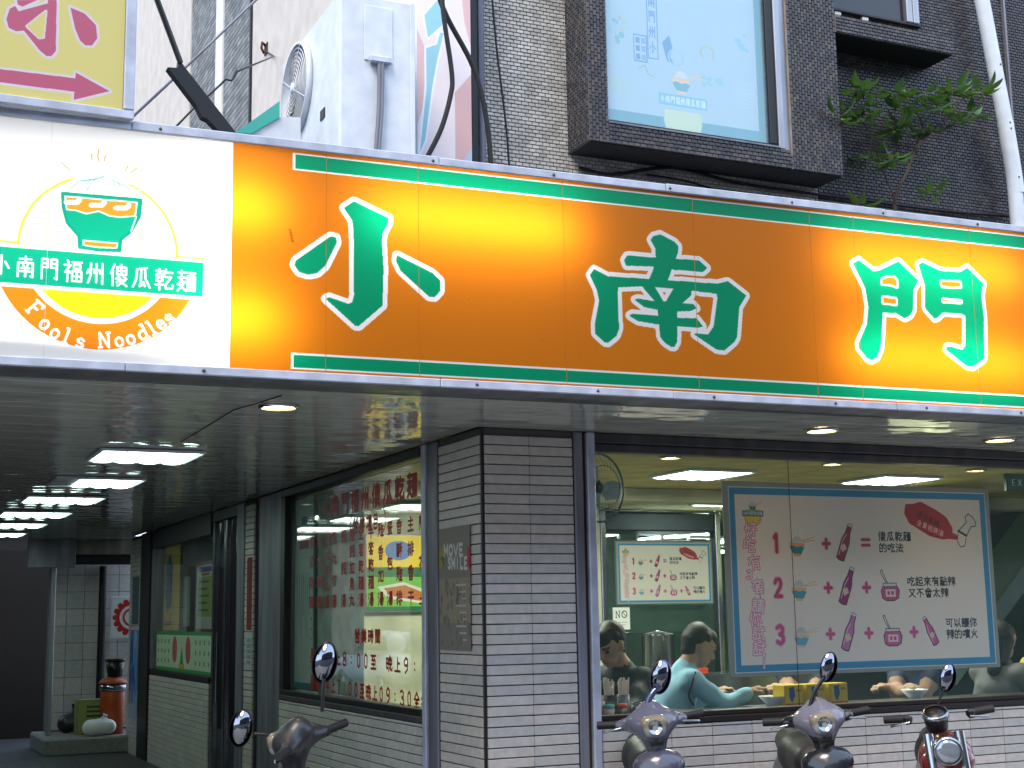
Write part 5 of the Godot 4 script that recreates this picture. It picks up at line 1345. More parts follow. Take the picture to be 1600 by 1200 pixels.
	for b in [branch_a, branch_b, branch_c]:
		var c := curve(b)
		put(tr, "branch", tube(c, range(c.size()).map(func(i: int) -> float: return lerpf(0.007, 0.003, float(i) / c.size())), 6), bark, -t0)
	var leaf_mats := []
	for i in 4:
		var lm := mat("leaf_%d" % i, [Color(0.22, 0.36, 0.20), Color(0.26, 0.40, 0.22), Color(0.19, 0.32, 0.20), Color(0.34, 0.42, 0.22)][i], 0.45)
		lm.backlight_enabled = true
		lm.backlight = Color(0.25, 0.35, 0.12)
		lm.cull_mode = BaseMaterial3D.CULL_DISABLED
		leaf_mats.append(lm)
	var leaf_meshes := [leaf(0.105, 0.042, 0.03), leaf(0.085, 0.034, 0.018), leaf(0.125, 0.048, 0.05)]
	var tips := [trunk[-1], branch_a[-1], branch_b[-1], branch_c[-1], branch_a[2], branch_b[1], trunk[3]]
	for c in clusters:
		var centre: Vector3 = c + Vector3(0, 0, rng.randf_range(-0.08, 0.10))
		var best: Vector3 = tips[0]
		for t in tips:
			if t.distance_to(centre) < best.distance_to(centre): best = t
		put(tr, "twig", tube([best, best.lerp(centre, 0.5) + Vector3(0, 0.02, 0), centre], [0.0035, 0.003, 0.002], 5), bark, -t0)
		var n := 12 if c.y > 4.3 else 7
		for i in n:
			var an := TAU * i / n + rng.randf() * 0.7
			var dir := Vector3(cos(an), rng.randf_range(-0.75, 0.35), sin(an)).normalized()
			var side := dir.cross(Vector3.UP).normalized()
			put(tr, "leaf", leaf_meshes[rng.randi() % 3], leaf_mats[rng.randi() % 4], centre + dir * rng.randf_range(0.008, 0.05) - t0, Basis(side, side.cross(dir) * -1.0, dir).rotated(dir, rng.randfn(0, 0.35)))

# a leaf along +z, folded along its midrib and drooping
func leaf(l: float, w: float, droop: float) -> ArrayMesh:
	var st := SurfaceTool.new()
	st.begin(Mesh.PRIMITIVE_TRIANGLES)
	st.set_smooth_group(0)
	var rows := []
	for i in 6:
		var t := i / 5.0
		var half := w * 0.5 * pow(sin(PI * clampf(0.06 + t * 0.94, 0, 1)), 0.8) * (1.15 - 0.3 * t)
		var y := -droop * t * t
		rows.append([Vector3(-half, y + half * 0.35, t * l), Vector3(0, y, t * l), Vector3(half, y + half * 0.35, t * l)])
	for i in 5:
		for k in 2:
			quad(st, rows[i][k], rows[i + 1][k], rows[i + 1][k + 1], rows[i][k + 1])
	st.generate_normals()
	return st.commit()

# ---------------------------------------------------------------- posters and lettering
func bottle(pr: Print, top: Vector2, foot: Vector2, w: float, c: Color) -> void:
	var ax := foot - top
	var sd := ax.orthogonal().normalized() * w
	var o := [top + sd * 0.24, top + ax * 0.25 + sd * 0.28, top + ax * 0.48 + sd * 0.5, foot + sd * 0.46, foot + ax * 0.03, foot - sd * 0.46, top + ax * 0.48 - sd * 0.5, top + ax * 0.25 - sd * 0.28, top - sd * 0.24]
	pr.poly(o, c)
	pr.line(o, 0.006, Color(0.20, 0.06, 0.12), true)
	pr.poly([top + sd * 0.26, top + ax * 0.06 + sd * 0.26, top + ax * 0.06 - sd * 0.26, top - sd * 0.26], Color(0.92, 0.90, 0.88))
	pr.poly([top + ax * 0.55, top + ax * 0.66 + sd * 0.42, top + ax * 0.80, top + ax * 0.66 - sd * 0.42], Color(0.93, 0.82, 0.72))
	pr.line([top + ax * 0.3 - sd * 0.12, top + ax * 0.5 - sd * 0.3, top + ax * 0.9 - sd * 0.3], 0.005, Color(0.95, 0.85, 0.88))

func poster_bowl(pr: Print, c: Vector2, k: float, pale: float) -> void:
	var teal := Color(0.16, 0.56, 0.62).lerp(Color(0.45, 0.75, 0.85), pale)
	var warm := Color(0.93, 0.68, 0.45).lerp(Color(0.93, 0.86, 0.74), pale)
	pr.poly([c + V(-0.045, -0.02) * k, c + V(-0.02, -0.052) * k, c + V(0.0, -0.06) * k, c + V(0.025, -0.05) * k, c + V(0.045, -0.02) * k], Color(0.80, 0.84, 0.82))
	pr.poly([c + V(-0.055, -0.018) * k, c + V(0.055, -0.014) * k, c + V(0.053, 0.012) * k, c + V(-0.053, 0.01) * k], warm)
	pr.poly([c + V(-0.053, 0.008) * k, c + V(-0.028, 0.0) * k, c + V(0, 0.01) * k, c + V(0.028, 0.002) * k, c + V(0.053, 0.012) * k, c + V(0.03, 0.05) * k, c + V(-0.03, 0.048) * k], teal)
	pr.rect(c + V(-0.024, 0.05) * k, c + V(0.026, 0.064) * k, warm)
	for q in [[V(0.045, -0.03), V(0.13, -0.052)], [V(0.045, -0.022), V(0.13, -0.032)]]:
		pr.line([c + q[0] * k, c + q[1] * k], 0.006 * k, warm)
	for q in [[V(-0.02, -0.075), V(-0.018, -0.10)], [V(0.01, -0.08), V(0.01, -0.105)], [V(-0.05, -0.05), V(-0.06, -0.07)]]:
		pr.line([c + q[0] * k, c + q[1] * k], 0.003 * k, warm)

func instruction_print() -> Print:
	var pr := Print.new(1500, 824, Color(0.60, 0.62, 0.60), V(1.573, -2.358), V(3.60, -1.232))
	pr.rect(V(1.608, -2.330), V(3.570, -1.252), Color(0.90, 0.90, 0.90))
	pr.rect(V(1.614, -2.324), V(3.564, -1.258), Color(0.22, 0.60, 0.78))
	for i in 64:
		for y in [-2.306, -1.275]:
			pr.arc(V(1.630 + i * 0.0307, y), 0.013, PI, TAU, 0.003, Color(0.28, 0.60, 0.78), 8)
	for i in 34:
		for x in [1.633, 3.543]:
			pr.arc(V(x, -2.30 + i * 0.0307), 0.013, PI, TAU, 0.003, Color(0.28, 0.60, 0.78), 8)
	pr.rect(V(1.652, -2.284), V(3.520, -1.296), Color(0.96, 0.93, 0.88))
	var dark := Color(0.13, 0.14, 0.17)
	# small emblem
	pr.disc(V(1.775, -2.155), 0.062, Color(0.92, 0.70, 0.45), 30)
	pr.disc(V(1.775, -2.150), 0.045, Color(0.93, 0.85, 0.30), 24)
	pr.rect(V(1.70, -2.19), V(1.85, -2.155), Color(0.30, 0.58, 0.52))
	write(pr, "小南門福州傻瓜乾麵", V(1.706, -2.184), V(0.0135, 0.022), V(0.0152, 0), 0.0022, Color(0.85, 0.88, 0.85))
	pr.rect(V(1.715, -2.232), V(1.835, -2.195), Color(0.96, 0.93, 0.88))
	poster_bowl(pr, V(1.775, -2.215), 0.5, 0.2)
	# slogan running down the left side
	var slogan := "好吃有3套請你試一試!"
	var ys := [-2.075, -1.985, -1.885, -1.815, -1.745, -1.635, -1.555, -1.475, -1.425, -1.385, -1.30]
	var xs := [1.755, 1.742, 1.772, 1.732, 1.79, 1.785, 1.762, 1.778, 1.795, 1.778, 1.81]
	for i in slogan.length():
		var k := 0.055 if slogan[i] in "3!一" else 0.088
		var at: Vector2 = V(xs[i], ys[i])
		var fade := i / 14.0
		pr.glyph(STROKES[slogan[i]], at - V(k, k) * 0.5, V(k, k), 0.019, Color(0.86, 0.52, 0.62).lerp(Color(0.90, 0.62, 0.72), fade), 0.12 * (1 if i % 2 else -1))
		pr.glyph(STROKES[slogan[i]], at - V(k, k) * 0.5, V(k, k), 0.007, Color(0.97, 0.93, 0.94), 0.12 * (1 if i % 2 else -1))
	pr.line([V(1.80, -1.70), V(1.802, -1.68)], 0.008, Color(0.86, 0.42, 0.58))
	var inks := [Color(0.76, 0.08, 0.20), Color(0.80, 0.16, 0.42), Color(0.86, 0.34, 0.58)]
	for r in 3:
		var y: float = [-1.998, -1.735, -1.462][r]
		var ink: Color = inks[r]
		pr.glyph(STROKES[str(r + 1)], V(1.895, y - 0.062), V(0.072, 0.118), 0.034, Color(0.86, 0.68, 0.74))
		pr.glyph(STROKES[str(r + 1)], V(1.895, y - 0.062), V(0.072, 0.118), 0.021, ink)
		poster_bowl(pr, V(2.080, y + 0.012), 1.0, r * 0.45)
		for x in ([2.296] if r == 0 else [2.294, 2.580] if r == 1 else [2.292, 2.578, 2.925]):
			for w in [[0.030, Color(0.88, 0.74, 0.78)], [0.019, ink]]:
				pr.line([V(x - 0.024, y), V(x + 0.024, y)], w[0], w[1])
				pr.line([V(x, y - 0.026), V(x, y + 0.026)], w[0], w[1])
		bottle(pr, V(2.482 - 0.003 * r, y - 0.118), V(2.394, y + 0.092), 0.062, [Color(0.66, 0.08, 0.22), Color(0.66, 0.16, 0.48), Color(0.80, 0.50, 0.70)][r])
		if r == 0:
			for d in [-0.017, 0.017]:
				pr.line([V(2.565, y + d - 0.01), V(2.620, y + d - 0.01)], 0.026, Color(0.88, 0.74, 0.78))
				pr.line([V(2.565, y + d - 0.01), V(2.620, y + d - 0.01)], 0.016, ink)
		else:
			var c := V(2.760, y + 0.025)
			pr.poly([c + V(-0.07, -0.005), c + V(-0.055, -0.03), c + V(0.055, -0.03), c + V(0.07, -0.005), c + V(0.06, 0.04), c + V(0.03, 0.055), c + V(-0.035, 0.055), c + V(-0.062, 0.04)], ink.lerp(Color(0.9, 0.6, 0.75), 0.3))
			pr.line([c + V(-0.055, -0.03), c + V(-0.07, -0.005), c + V(-0.062, 0.04), c + V(-0.035, 0.055), c + V(0.03, 0.055), c + V(0.06, 0.04), c + V(0.07, -0.005), c + V(0.055, -0.03)], 0.006, dark, true)
			pr.rect(c + V(-0.052, -0.05), c + V(0.052, -0.03), Color(0.88, 0.88, 0.87))
			pr.line([c + V(-0.052, -0.05), c + V(0.052, -0.05), c + V(0.052, -0.03), c + V(-0.052, -0.03)], 0.004, dark, true)
			pr.rect(c + V(-0.036, -0.012), c + V(0.04, 0.032), Color(0.93, 0.90, 0.90))
			pr.rect(c + V(-0.024, -0.002), c + V(-0.004, 0.02), ink)
			pr.rect(c + V(0.006, -0.002), c + V(0.026, 0.02), ink)
			pr.line([c + V(-0.028, -0.052), c + V(-0.06, -0.10), c + V(-0.068, -0.125), c + V(-0.056, -0.13), c + V(-0.046, -0.105), c + V(-0.018, -0.052)], 0.005, dark)
		if r == 2:
			bottle(pr, V(3.010, y - 0.088), V(3.094, y + 0.075), 0.052, Color(0.84, 0.40, 0.62))
	write(pr, "傻瓜乾麵", V(2.69, -2.076), V(0.060, 0.060), V(0.0645, 0), 0.0075, dark)
	write(pr, "的吃法", V(2.693, -2.006), V(0.060, 0.060), V(0.0645, 0), 0.0075, dark)
	write(pr, "吃起來有點辣", V(2.895, -1.800), V(0.060, 0.060), V(0.0645, 0), 0.0075, dark)
	write(pr, "又不會太辣", V(2.898, -1.730), V(0.060, 0.060), V(0.0645, 0), 0.0075, dark)
	write(pr, "可以讓你", V(3.178, -1.543), V(0.060, 0.060), V(0.0645, 0), 0.0075, Color(0.18, 0.20, 0.28))
	write(pr, "辣的噴火", V(3.180, -1.473), V(0.060, 0.060), V(0.0645, 0), 0.0075, Color(0.18, 0.20, 0.28))
	# red speech cloud and a cook's hat
	var cloud := []
	for p in [V(2.92, -2.19), V(2.93, -2.235), V(2.98, -2.235), V(3.04, -2.25), V(3.10, -2.225), V(3.16, -2.20), V(3.23, -2.16), V(3.27, -2.10), V(3.265, -2.065), V(3.31, -2.045), V(3.25, -2.05), V(3.20, -2.045), V(3.10, -2.065), V(3.02, -2.105), V(2.95, -2.14)]:
		cloud.append(p)
	pr.line(cloud, 0.03, Color(0.74, 0.08, 0.13), true)
	pr.poly(cloud, Color(0.74, 0.08, 0.13))
	write(pr, "傻瓜乾麵", V(3.01, -2.205), V(0.040, 0.040), V(0.043, 0.017), 0.0055, Color(0.35, 0.03, 0.08), 0.35)
	write(pr, "全賣招牌湯", V(3.00, -2.150), V(0.040, 0.040), V(0.042, 0.015), 0.0055, Color(0.93, 0.72, 0.70), 0.35)
	var hat := [V(3.33, -2.085), V(3.40, -2.14), V(3.395, -2.175), V(3.42, -2.195), V(3.455, -2.175), V(3.48, -2.14), V(3.47, -2.115), V(3.44, -2.115), V(3.395, -2.055)]
	pr.poly(hat, Color(0.93, 0.91, 0.88))
	pr.line(hat, 0.006, dark, true)
	pr.line([V(3.33, -2.085), V(3.395, -2.055)], 0.014, dark)
	pr.line([V(3.325, -2.07), V(3.318, -2.02), V(3.34, -1.985), V(3.375, -1.99), V(3.39, -2.04)], 0.005, dark)
	return pr

func wall_sheet(called: String, label: String, category: String, at: Vector3, w: float, h: float, m: Material, side: bool, group := "") -> Node3D:
	var o := thing(called, label, category, at, -PI / 2 if side else 0.0, group)
	put(o, "paper", sheet(w, h, Rect2(0, 0, 1, 1), 0.002), m)
	return o

func lit_paper(m: StandardMaterial3D) -> StandardMaterial3D:   # thin paper that daylight and lamps shine through
	m.backlight_enabled = true
	m.backlight = Color(0.8, 0.8, 0.8)
	return m

func posters() -> void:
	var ip := lit_paper(printed("instruction_print", instruction_print().tex(), 0.35))
	var po := thing("instruction_poster", "large framed noodle poster with three rows of bowls and bottles behind the front pane", "poster", Vector3(2.5865, 1.795, -0.080))
	put(po, "print", sheet(2.027, 1.126, Rect2(0, 0, 1, 1), 0.0), ip)
	put(po, "backing", block(Vector3(2.03, 1.13, 0.012), 0.003), M.aluminium_dull, Vector3(0, 0, -0.008))
	var p2 := thing("kitchen_poster", "smaller copy of the noodle poster hung on the kitchen glass", "poster", Vector3(3.02, 1.93, -3.17))
	put(p2, "print", sheet(0.91, 0.505, Rect2(0, 0, 1, 1), 0.0), ip)
	put(p2, "backing", block(Vector3(0.93, 0.525, 0.01), 0.003), M.kitchen_green, Vector3(0, 0, -0.007))
	var np := Print.new(128, 144, Color(0.90, 0.91, 0.88))
	write(np, "N", V(0.14, 0.14), V(0.30, 0.34), V(0.3, 0), 0.04, Color(0.15, 0.16, 0.16))
	np.arc(V(0.68, 0.31), 0.15, 0, TAU, 0.045, Color(0.15, 0.16, 0.16))
	np.line([V(0.58, 0.21), V(0.78, 0.41)], 0.03, Color(0.15, 0.16, 0.16))
	np.rect(V(0.2, 0.66), V(0.82, 0.69), Color(0.6, 0.6, 0.6))
	np.rect(V(0.3, 0.78), V(0.7, 0.81), Color(0.6, 0.6, 0.6))
	wall_sheet("no_smoking_notice", "small white NO smoking notice on the kitchen pane", "notice", Vector3(2.60, 1.565, -3.17), 0.155, 0.175, printed("no_print", np.tex()), false)
	# handbill on the pillar
	var mp := Print.new(256, 384, Color(0.50, 0.47, 0.44))
	mp.rect(V(0, 0.42), V(1, 0.78), Color(0.58, 0.53, 0.44))
	for i in 60:
		mp.disc(V(rng.randf(), rng.randf_range(0.45, 1.0)), rng.randf_range(0.01, 0.05), Color(0.38, 0.37, 0.37).lerp(Color(0.52, 0.48, 0.42), rng.randf()))
	mp.poly([V(0, 0.18), V(0.14, 0.14), V(0.18, 0.3), V(0.0, 0.34)], Color(0.62, 0.55, 0.12))
	mp.poly([V(0.04, 0.24), V(0.2, 0.22), V(0.16, 0.32)], Color(0.12, 0.45, 0.32))
	mp.poly([V(0.92, 0.16), V(1, 0.2), V(1, 0.36), V(0.9, 0.32)], Color(0.70, 0.14, 0.24))
	write(mp, "MOVE", V(0.16, 0.135), V(0.15, 0.10), V(0.16, 0.003), 0.03, Color(0.80, 0.80, 0.79))
	write(mp, "SMILE", V(0.28, 0.245), V(0.12, 0.095), V(0.13, 0.003), 0.028, Color(0.80, 0.80, 0.79))
	for i in 9:
		mp.rect(V(0.55 + 0.1 * (i % 3), 0.47 + i * 0.055), V(0.86, 0.485 + i * 0.055), Color(0.70, 0.69, 0.67))
	wall_sheet("pillar_handbill", "weathered brown event handbill pasted on the tiled corner pillar", "poster", Vector3(-0.0175, 1.755, -0.354), 0.448, 0.67, printed("handbill_print", mp.tex(), 0.6), true)
	# red lettering on the passage window, cut from film
	var lp := Print.new(1536, 776, Color(0.62, 0.05, 0.08, 0.0), V(-3.788, -2.538), V(-0.902, -1.077))
	var red := Color(0.62, 0.05, 0.08)
	write(lp, "小南門福州傻瓜乾麵", V(-2.98, -2.46), V(0.17, 0.15), V(0.2175, -0.001), 0.026, red)
	write(lp, "營業項目", V(-2.28, -2.27), V(0.11, 0.10), V(0.135, 0), 0.016, red)
	lp.arc(V(-2.25, -2.22), 0.09, PI * 0.7, PI * 1.3, 0.012, red, 8)
	lp.arc(V(-1.72, -2.22), 0.09, -PI * 0.3, PI * 0.3, 0.012, red, 8)
	var cols := [-3.23, -3.05, -2.86, -2.70, -2.48, -2.30, -2.11, -1.91, -1.72, -1.55, -1.38, -1.18, -0.99]
	var words := ["傻瓜乾麵", "魚丸湯麵", "福州魚丸湯", "魚丸切湯", "餛飩湯", "餛飩加魚丸", "全套乾麵湯", "半套乾麵湯", "雞香加湯", "蛋包湯", "香酥雞排", "主排香干", "蘭花干"]
	for i in 13:
		var w: String = words[i]
		var n := w.length()
		for k in n:
			var y := lerpf(-2.16, -1.72, float(k) / (n - 1)) + (0.0 if i < 12 else 0.02 * k)
			lp.glyph(STROKES[w[k]], V(cols[i] - 0.055, y - 0.045), V(0.11, 0.09), 0.014, red)
	for i in 3:
		lp.disc(V(-3.23, -1.60 + i * 0.07), 0.014, red)
	write(lp, "營業時間", V(-2.24, -1.53), V(0.11, 0.09), V(0.135, 0), 0.016, red)
	write(lp, "星期六早上8:00至 晚上9:00", V(-3.25, -1.39), V(0.11, 0.10), V(0.148, 0.002), 0.015, red)
	write(lp, "星期日早上7:00至晚上09:30全年無休", V(-3.25, -1.20), V(0.10, 0.10), V(0.124, 0.002), 0.015, red)
	var lm := printed("window_lettering", lp.tex(), 0.5)
	lm.transparency = BaseMaterial3D.TRANSPARENCY_ALPHA_SCISSOR
	lm.alpha_scissor_threshold = 0.5
	lm.cull_mode = BaseMaterial3D.CULL_DISABLED
	var let := thing("window_lettering", "red film menu lettering and opening hours on the passage window", "lettering", Vector3(0.041, 1.8075, -2.345), -PI / 2)
	put(let, "film", sheet(2.886, 1.461, Rect2(0, 0, 1, 1), 0.0), lm)
	# pale sheets behind the left part of that window
	var gp := Print.new(128, 384, Color(0.74, 0.82, 0.78))
	for e in [[V(0, 0), V(0.03, 1)], [V(0.94, 0), V(1, 1)], [V(0, 0.97), V(1, 1)]]:
		gp.rect(e[0], e[1], Color(0.12, 0.50, 0.56))
	gp.rect(V(0.34, 0.10), V(0.62, 0.14), Color(0.16, 0.42, 0.60))
	gp.rect(V(0.24, 0.22), V(0.72, 0.27), Color(0.62, 0.30, 0.36))
	for i in 7:
		gp.rect(V(0.14 + i * 0.1, 0.40), V(0.165 + i * 0.1, 0.62 + 0.06 * (i % 3)), Color(0.45, 0.58, 0.56))
	wall_sheet("menu_sheet", "pale green printed sheet with a teal edge inside the passage window", "poster", Vector3(0.066, 1.80, -3.50), 0.52, 1.42, lit_paper(printed("menu_sheet_print", gp.tex())), true)
	wall_sheet("blind_sheet", "plain pale sheet hung inside the passage window", "sheet", Vector3(0.085, 1.80, -2.70), 1.04, 1.44, lit_paper(mat("blind_paper", Color(0.74, 0.82, 0.78), 0.8, 0, noise_soft, 0.6)), true)
	# couplet and notice on the narrow column
	wall_sheet("red_couplet", "narrow red paper strip on the tiled column by the steel door", "paper strip", Vector3(-0.012, 1.82, -4.83), 0.16, 0.60, mat("couplet_red", Color(0.58, 0.08, 0.09), 0.7, 0, noise_fine, 1.0), true)
	var sp := Print.new(96, 160, Color(0.72, 0.76, 0.75))
	for i in 3:
		for k in 5:
			sp.rect(V(0.2 + i * 0.24, 0.15 + k * 0.15), V(0.34 + i * 0.24, 0.25 + k * 0.15), Color(0.35, 0.36, 0.42))
	wall_sheet("column_notice", "white notice with dark marks under the red paper strip", "notice", Vector3(-0.012, 1.345, -4.83), 0.2, 0.30, printed("column_notice_print", sp.tex()), true)
	# blue advert on the far column
	var ap := Print.new(128, 256, Color(0.25, 0.48, 0.72))
	for i in 26:
		ap.disc(V(rng.randf(), rng.randf()), rng.randf_range(0.04, 0.16), [Color(0.30, 0.58, 0.80), Color(0.55, 0.70, 0.80), Color(0.14, 0.28, 0.60), Color(0.66, 0.52, 0.60)][i % 4])
	ap.rect(V(0, 0.82), V(1, 1), Color(0.60, 0.68, 0.74))
	wall_sheet("blue_advert", "tall blue advertising poster on the far tiled column", "poster", Vector3(-0.012, 1.0, -10.08), 0.54, 1.0, printed("advert_print", ap.tex()), true)
	wall_sheet("small_advert", "small dim bluish poster above the blue advert", "poster", Vector3(-0.012, 1.85, -10.08), 0.42, 0.55, mat("dim_print", Color(0.34, 0.40, 0.46), 0.6, 0, noise_fine, 3.0), true)
	# papers in the second passage window
	var tp := Print.new(128, 384, Color(0.86, 0.72, 0.16))
	tp.poly([V(0.12, 0.28), V(0.35, 0.14), V(0.55, 0.3), V(0.5, 0.72), V(0.22, 0.82), V(0.1, 0.6)], Color(0.14, 0.30, 0.62))
	tp.rect(V(0.66, 0.0), V(1, 1), Color(0.88, 0.78, 0.34))
	tp.rect(V(0.05, 0.9), V(0.5, 0.95), Color(0.72, 0.25, 0.10))
	wall_sheet("yellow_poster", "tall yellow poster with a blue shape in the far passage window", "poster", Vector3(0.07, 1.99, -8.42), 0.80, 0.96, printed("yellow_poster_print", tp.tex()), true)
	var rp := Print.new(128, 192, Color(0.50, 0.16, 0.10))
	rp.rect(V(0.08, 0.05), V(0.94, 0.95), Color(0.80, 0.82, 0.78))
	rp.rect(V(0.14, 0.22), V(0.86, 0.78), Color(0.62, 0.72, 0.28))
	rp.rect(V(0.2, 0.08), V(0.82, 0.15), Color(0.22, 0.28, 0.62))
	rp.rect(V(0.3, 0.165), V(0.7, 0.20), Color(0.68, 0.20, 0.20))
	for i in 5:
		rp.rect(V(0.2, 0.27 + i * 0.1), V(0.7 - 0.08 * (i % 2), 0.30 + i * 0.1), Color(0.25, 0.35, 0.12))
	wall_sheet("framed_notice", "red framed green and white notice in the far passage window", "notice", Vector3(0.07, 1.83, -6.85), 0.86, 0.68, printed("framed_notice_print", rp.tex()), true)
	wall_sheet("order_slip", "white slip hanging beside the yellow poster", "notice", Vector3(0.07, 1.80, -7.66), 0.30, 0.50, mat("slip_paper", Color(0.66, 0.72, 0.70), 0.7, 0, noise_fine, 1.0), true)
	var fp := Print.new(512, 96, Color(0.74, 0.82, 0.70))
	for y in [0.0, 0.92]:
		fp.rect(V(0, y), V(1, y + 0.08), Color(0.22, 0.58, 0.32))
	for x in [0.36, 0.60]:
		var o := []
		for i in 20:
			o.append(V(x, 0.45) + V(cos(TAU * i / 20) * 0.045, sin(TAU * i / 20) * 0.34))
		fp.poly(o, Color(0.74, 0.36, 0.36))
	fp.poly([V(0.45, 0.85), V(0.49, 0.35), V(0.53, 0.85)], Color(0.25, 0.62, 0.35))
	fp.rect(V(0.44, 0.8), V(0.54, 0.92), Color(0.85, 0.62, 0.20))
	for i in 14:
		for r in 3:
			if i < 4 or i > 9:
				fp.rect(V(0.03 + i * 0.069, 0.2 + r * 0.25), V(0.05 + i * 0.069, 0.3 + r * 0.25), Color(0.45, 0.52, 0.36))
	wall_sheet("window_banner", "pale green banner with two pink ovals along the far window sill", "banner", Vector3(0.035, 1.295, -7.65), 2.68, 0.40, printed("window_banner_print", fp.tex()), true)
	# sheet in the bay window
	var bp := Print.new(640, 1024, Color(0.66, 0.79, 0.84), V(0.692, -6.2), V(1.793, -4.349))
	var aqua := Color(0.30, 0.62, 0.68)
	bp.rect(V(0.692, -4.425), V(1.793, -4.349), aqua)
	bp.rect(V(1.745, -6.2), V(1.793, -4.349), aqua)
	var blue := Color(0.34, 0.58, 0.76)
	bp.disc(V(1.215, -4.42), 0.13, Color(0.78, 0.86, 0.72), 30)
	bp.rect(V(1.05, -4.58), V(1.40, -4.475), Color(0.66, 0.79, 0.84))
	bp.rect(V(1.055, -4.572), V(1.385, -4.50), Color(0.45, 0.74, 0.82))
	write(bp, "小南門福州傻瓜乾麵", V(1.066, -4.56), V(0.03, 0.046), V(0.0345, 0), 0.005, Color(0.80, 0.90, 0.93))
	poster_bowl(bp, V(1.212, -4.655), 1.15, 0.5)
	for q in [[V(0.90, -4.90), V(0.985, -4.74)], [V(0.995, -5.20), V(1.06, -4.77)]]:
		bp.line([q[0], V(q[1].x, q[0].y), q[1], V(q[0].x, q[1].y)], 0.008, blue, true)
	for i in 3:
		bp.rect(V(0.912, -4.885 + i * 0.05), V(0.94, -4.85 + i * 0.05), blue)
		bp.rect(V(0.95, -4.885 + i * 0.05), V(0.978, -4.85 + i * 0.05), blue.lerp(Color.WHITE, 0.2))
	for i in 4:
		write(bp, "南門州小"[i], V(1.002, -5.16 + i * 0.095), V(0.05, 0.075), V(0, 0), 0.007, blue)
	bp.poly([V(1.09, -4.88), V(1.14, -4.93), V(1.16, -4.86), V(1.14, -4.80), V(1.17, -4.75), V(1.12, -4.77)], blue)
	bp.arc(V(1.18, -4.80), 0.05, 0, TAU, 0.01, Color(0.58, 0.78, 0.88), 16)
	bp.arc(V(1.40, -4.86), 0.045, PI * 0.8, PI * 2.2, 0.014, Color(0.66, 0.74, 0.66), 16)
	for i in 22:
		bp.disc(V(rng.randf_range(0.75, 0.87), rng.randf_range(-5.0, -4.82)), rng.randf_range(0.008, 0.022), [Color(0.45, 0.70, 0.74), Color(0.70, 0.78, 0.66), Color(0.60, 0.78, 0.84)][i % 3])
	for i in 12:
		bp.disc(V(rng.randf_range(1.36, 1.54), rng.randf_range(-4.72, -4.66)), rng.randf_range(0.006, 0.018), Color(0.55, 0.78, 0.80))
		bp.disc(V(rng.randf_range(1.60, 1.68), rng.randf_range(-5.02, -4.92)), rng.randf_range(0.006, 0.016), Color(0.50, 0.76, 0.84))
	bp.line([V(0.93, -4.70), V(0.97, -4.72), V(0.99, -4.67), V(1.03, -4.66)], 0.006, Color(0.58, 0.66, 0.60))
	for i in 8:
		bp.rect(V(1.58, -4.72 + i * 0.022), V(1.72, -4.712 + i * 0.022), Color(0.68, 0.82, 0.84))
		bp.rect(V(0.73, -4.62 + i * 0.012), V(0.86, -4.615 + i * 0.012), Color(0.66, 0.80, 0.74))
	wall_sheet("bay_poster", "pale blue printed sheet with a small bowl emblem filling the bay window", "poster", Vector3(1.2425, 5.2745, 0.205), 1.099, 1.849, printed("bay_print", bp.tex(), 0.6), false)

# ---------------------------------------------------------------- diners at the window counter
func joined(list: Array) -> ArrayMesh:
	var st := SurfaceTool.new()
	st.begin(Mesh.PRIMITIVE_TRIANGLES)
	for m in list:
		st.append_from(m, 0, Transform3D.IDENTITY)
	return st.commit()

func hand_bones(wrist: Vector3, aim: Vector3, skin: Color) -> Array:
	var f := aim.normalized()
	var s := f.cross(Vector3.UP).normalized()
	var u := s.cross(f)
	var palm := wrist + f * 0.075
	var b := [[wrist, wrist + f * 0.02, 0.024, 0.026, skin], [wrist + f * 0.03, palm, 0.026, 0.024, skin], [palm + s * 0.022, palm - s * 0.022, 0.016, 0.015, skin]]
	for i in 4:
		var root := palm + s * (0.03 - i * 0.020)
		var l: float = [0.034, 0.040, 0.037, 0.028][i]
		var k1 := root + f * l - u * 0.008
		var k2 := k1 + f * l * 0.45 - u * l * 0.7
		b.append([root, k1, 0.0095, 0.009, skin])
		b.append([k1, k2, 0.009, 0.0078, skin])
		b.append([k2, k2 - f * l * 0.35 - u * l * 0.4, 0.0078, 0.007, skin])
	var t0 := wrist + f * 0.03 + s * 0.026
	b.append([t0, t0 + f * 0.03 + s * 0.02 - u * 0.012, 0.012, 0.010, skin])
	b.append([t0 + f * 0.03 + s * 0.02 - u * 0.012, t0 + f * 0.055 + s * 0.008 - u * 0.024, 0.010, 0.008, skin])
	return b

